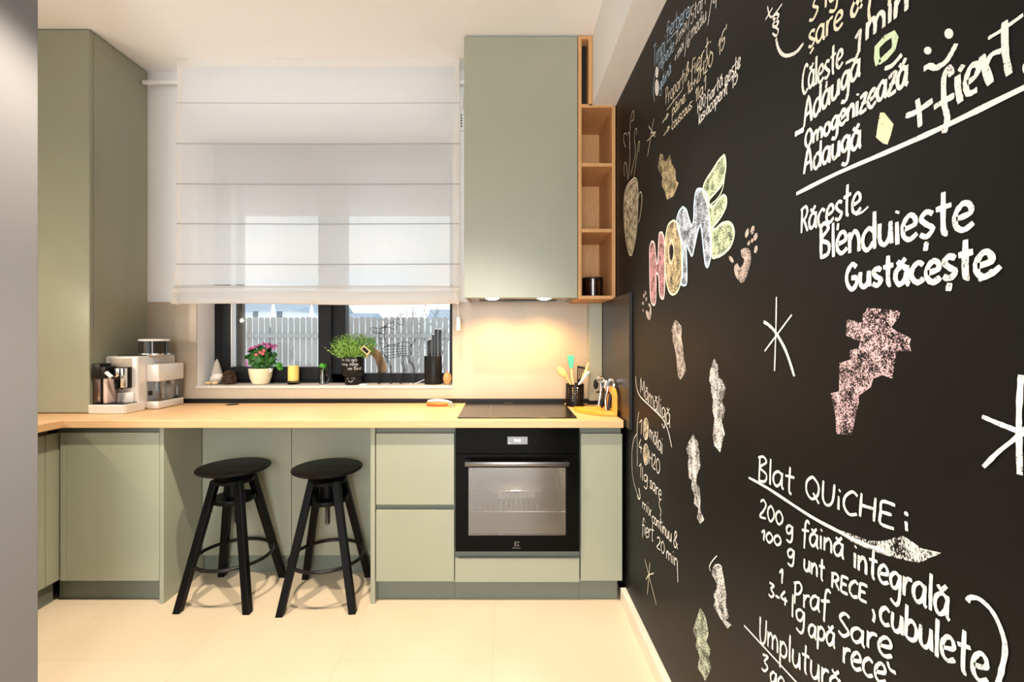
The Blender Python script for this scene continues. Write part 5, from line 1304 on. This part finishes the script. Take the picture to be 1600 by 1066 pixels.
# -- corn porridge recipe -----------------------------------------------------
b = MB(); w = .0062
stroke(b, Zc((138, 75), (144, 140), (165, 200), (230, 265), (310, 345), (345, 420), (370, 530)), .008)
word(b, 'Mămăligă', 1000.5, 614, 1048, 668, 24, 34, w)
word(b, '1', 998.5, 677, 1004, 680, 23, 23, w); word(b, 'mălai', 1015, 684, 1036, 712, 24, 30, w)
word(b, '4', 998, 706, 1004, 711, 22, 22, w); word(b, 'H2O', 1014, 724, 1032, 743, 22, 24, w)
word(b, '1', 998, 744, 1003, 747, 22, 22, w); word(b, 'lg', 1003, 750, 1013, 757, 22, 22, w); word(b, 'sare', 1015, 760, 1034, 784, 20, 26, w); stroke(b, Zc((292, 860), (288, 900), (300, 940), (294, 972)), .005)
stroke(b, Zc((158, 302), (150, 360), (146, 450), (148, 560), (148, 650)), .005); stroke(b, Zc((146, 440), (126, 480), (114, 560), (115, 680), (130, 770), (156, 848)), .005); stroke(b, Zc((148, 838), (157, 860), (166, 848), (158, 790)), .010)
word(b, 'mix', 1003.5, 793, 1018, 808, 18, 20, w); word(b, 'continuu', 1019, 815, 1050, 849, 18, 24, w); word(b, '&', 1052, 852, 1060, 862, 26, 28, w)
word(b, 'fiert', 1003, 833, 1022, 847, 24, 28, w); word(b, '20', 1026, 854, 1039, 868, 18, 20, w); word(b, 'min', 1041, 872, 1060, 890, 22, 24, w); stroke(b, [(1058.5, 876), (1059.5, 910)], .0065)
chalk('chalk_writing', b, M['chalk'], 'narrow chalk corn porridge recipe at the left of the wall')
b = MB(); fill(b, Zc(*ell(203, 412, 15, 64))); fill(b, Zc(*ell(203, 575, 15, 62))); chalk('chalk_drawing', b, M['fill_cream'], 'two rubbed chalk ovals in the porridge recipe')
b = MB(); stroke(b, Zc(*(ell(203, 412, 17, 68) + [ell(203, 412, 17, 68)[0]])), .0045); stroke(b, Zc(*(ell(203, 575, 17, 66) + [ell(203, 575, 17, 66)[0]])), .0045); chalk('chalk_drawing', b, M['chalk'], 'outlines of the two ovals in the porridge recipe')
# -- quiche recipe ---------------------------------------------------------------
b = MB(); w = .0078
word(b, 'Blat', 1184, 750, 1242, 772, 40, 42, .009); word(b, 'QUiCHE', 1258, 778, 1400, 828, 36, 38, .008); stroke(b, [(1417.6, 800), (1417, 806)], .010); stroke(b, [(1417, 815), (1418, 830)], .008)
word(b, '200', 1187, 808, 1225, 822, 30, 20, w); word(b, 'g', 1228, 834, 1241, 838, 26, 26, w)
word(b, 'făină', 1253, 846, 1320, 874, 34, 38, w); word(b, 'integrală', 1333, 886, 1486, 972, 40, 62, .0085)
word(b, '100', 1189, 843, 1222, 855, 16, 16, w); word(b, 'g', 1230, 872, 1243, 877, 26, 26, w); word(b, 'unt', 1256, 891, 1290, 908, 30, 34, w); word(b, 'RECE', 1299, 917, 1356, 943, 24, 26, w); stroke(b, [(1364, 952), (1367, 962), (1365, 972)], w)
word(b, 'cubulete', 1374, 972, 1546, 1072, 44, 74, .009)
word(b, '1', 1217, 910, 1225, 912, 22, 22, w); word(b, 'Praf', 1240, 944, 1297, 962, 34, 40, w); word(b, 'Sare', 1309, 988, 1396, 1034, 34, 52, .0085); stroke(b, [(1388, 1034), (1392, 1046), (1401, 1052)], w)
word(b, '3-4', 1201, 930, 1232, 950, 22, 22, w); word(b, 'lg', 1236, 964, 1259, 978, 36, 36, w); word(b, 'apă', 1263, 993, 1306, 1014, 34, 40, w); word(b, 'rece', 1316, 1036, 1386, 1070, 42, 50, .0085)
word(b, 'Umplutură', 1186, 1002, 1316, 1092, 40, 48, .008); stroke(b, [(1163.5, 977.6), (1245, 1066), (1262, 1085)], .007)
word(b, '3', 1190, 1047, 1202, 1052, 26, 26, w); word(b, 'go', 1203, 1068, 1228, 1080, 34, 34, w)
chalk('chalk_writing', b, M['chalk'], 'long white chalk quiche recipe at the lower right')
b = MB(); stroke(b, [(1170.6, 746.5), (1202, 764), (1266, 806), (1312, 831), (1345, 848), (1385, 862)], .0095); chalk('chalk_line', b, M['chalk'], 'chalk underline of the quiche title')
b = MB(); fill(b, [(1308, 827), (1340, 838), (1358, 845), (1385, 845), (1412, 838), (1440, 857), (1471, 864), (1452, 872), (1436, 879), (1400, 872), (1370, 863), (1330, 846)], k=2); chalk('chalk_scribble', b, M['fill_white'], 'broad rubbed end of the quiche underline')
b = MB(); stroke(b, [(1513, 940), (1518, 934), (1533, 937), (1553, 957), (1568, 990), (1572, 1020), (1562, 1066), (1556, 1085)], .0095); chalk('chalk_line', b, M['chalk'], 'curved chalk bracket beside the quiche recipe')

# ================================================================== lettering on things
def plane_words(b, txt, o, ux_, uz_, h, w, spacing=1.0):
    u = 0
    for c in txt:
        adv, st = GLY[c]
        for s in st:
            raw = cr2(s, 4) if len(s) > 2 else [Vector((q[0], q[1], 0)) for q in s]
            ribbon(b, [Vector((g[0] + u, g[1])) * h for g in raw], w, False, lambda q: Vector(o) + Vector(ux_) * q.x + Vector(uz_) * q.y)
        u += adv * spacing
b = MB(); plane_words(b, '14:06', (PX(803.5, YO), YO - .0018, PZ(690.5, YO)), (1, 0, 0), (0, 0, 1), .0135, .0017); b.box(PX(795, YO), PX(796.3, YO), YO - .0016, YO - .001, PZ(692.8, YO), PZ(691.6, YO))
b.build('clock_digits', M['screen_text'], ds, fix=False)
b = MB(); lx, lz = PX(807.5, YO), PZ(850, YO)
def sq(b, x0, z0, x1, z1): b.box(x0, x1, YO - .0008, YO - .0001, z0, z1)
r = .0105; k = .0022
sq(b, lx - r, lz - r, lx - r + k, lz + r); sq(b, lx + r - k, lz - r, lx + r, lz - .004); sq(b, lx + r - k, lz + .004, lx + r, lz + r); sq(b, lx - r, lz + r - k, lx - .002, lz + r); sq(b, lx + .002, lz + r - k, lx + r, lz + r); sq(b, lx - r, lz - r, lx - .002, lz - r + k); sq(b, lx + .002, lz - r, lx + r, lz - r + k)
sq(b, lx - r, lz - k / 2, lx, lz + k / 2)
b.prism([(lx, YO - .0008, lz), (lx + r * .75, YO - .0008, lz + r), (lx + r * .45, YO - .0008, lz + r)], (0, .0007, 0)); b.prism([(lx, YO - .0008, lz), (lx + r * .75, YO - .0008, lz - r), (lx + r * .45, YO - .0008, lz - r)], (0, .0007, 0))
plane_words(b, 'Electrolux', (lx - .0195, YO - .0006, lz - .0225), (1, 0, 0), (0, 0, 1), .0078, .0008)
lab(b.build('logo', M['print_grey'], door, fix=False), 'grey square emblem with tiny lettering')
# chalk pen lines and smile on the black planter (wrapped round the pot)
def on_pot(r_):
    def f(q):
        a = -math.pi / 2 + q.x / r_
        return Vector((hx_ + (r_ + .0006) * math.cos(a), hy_ + (r_ + .0006) * math.sin(a), hz_ + q.y))
    return f
b = MB()
def pot_word(txt, x, z, h, r_=.0668):
    u = 0
    for c in txt:
        adv, st = GLY[c]
        for s in st:
            raw = cr2(s, 4) if len(s) > 2 else [Vector((q[0], q[1], 0)) for q in s]
            ribbon(b, [Vector((x + (g[0] + u) * h, z + g[1] * h)) for g in raw], .0017, False, on_pot(r_))
        u += adv
pot_word('Am Vis geb', -.066, .142, .020); pot_word('Honey, indigo', -.066, .118, .018); pot_word('vor Band', -.012, .092, .019)
f2 = on_pot(.0503)
ribbon(b, [Vector((-.014 + .028 * t, .028 - .010 * math.sin(math.pi * t))) for t in [i / 8 for i in range(9)]], .0024, False, f2)
for x in (-.018, .020): ribbon(b, [Vector((x - .003, .038)), Vector((x, .041)), Vector((x + .003, .038))], .003, False, f2)
lab(b.build('chalk_lettering', M['chalk_print'], HP, fix=False), 'white handwriting and smiling face on the pot')
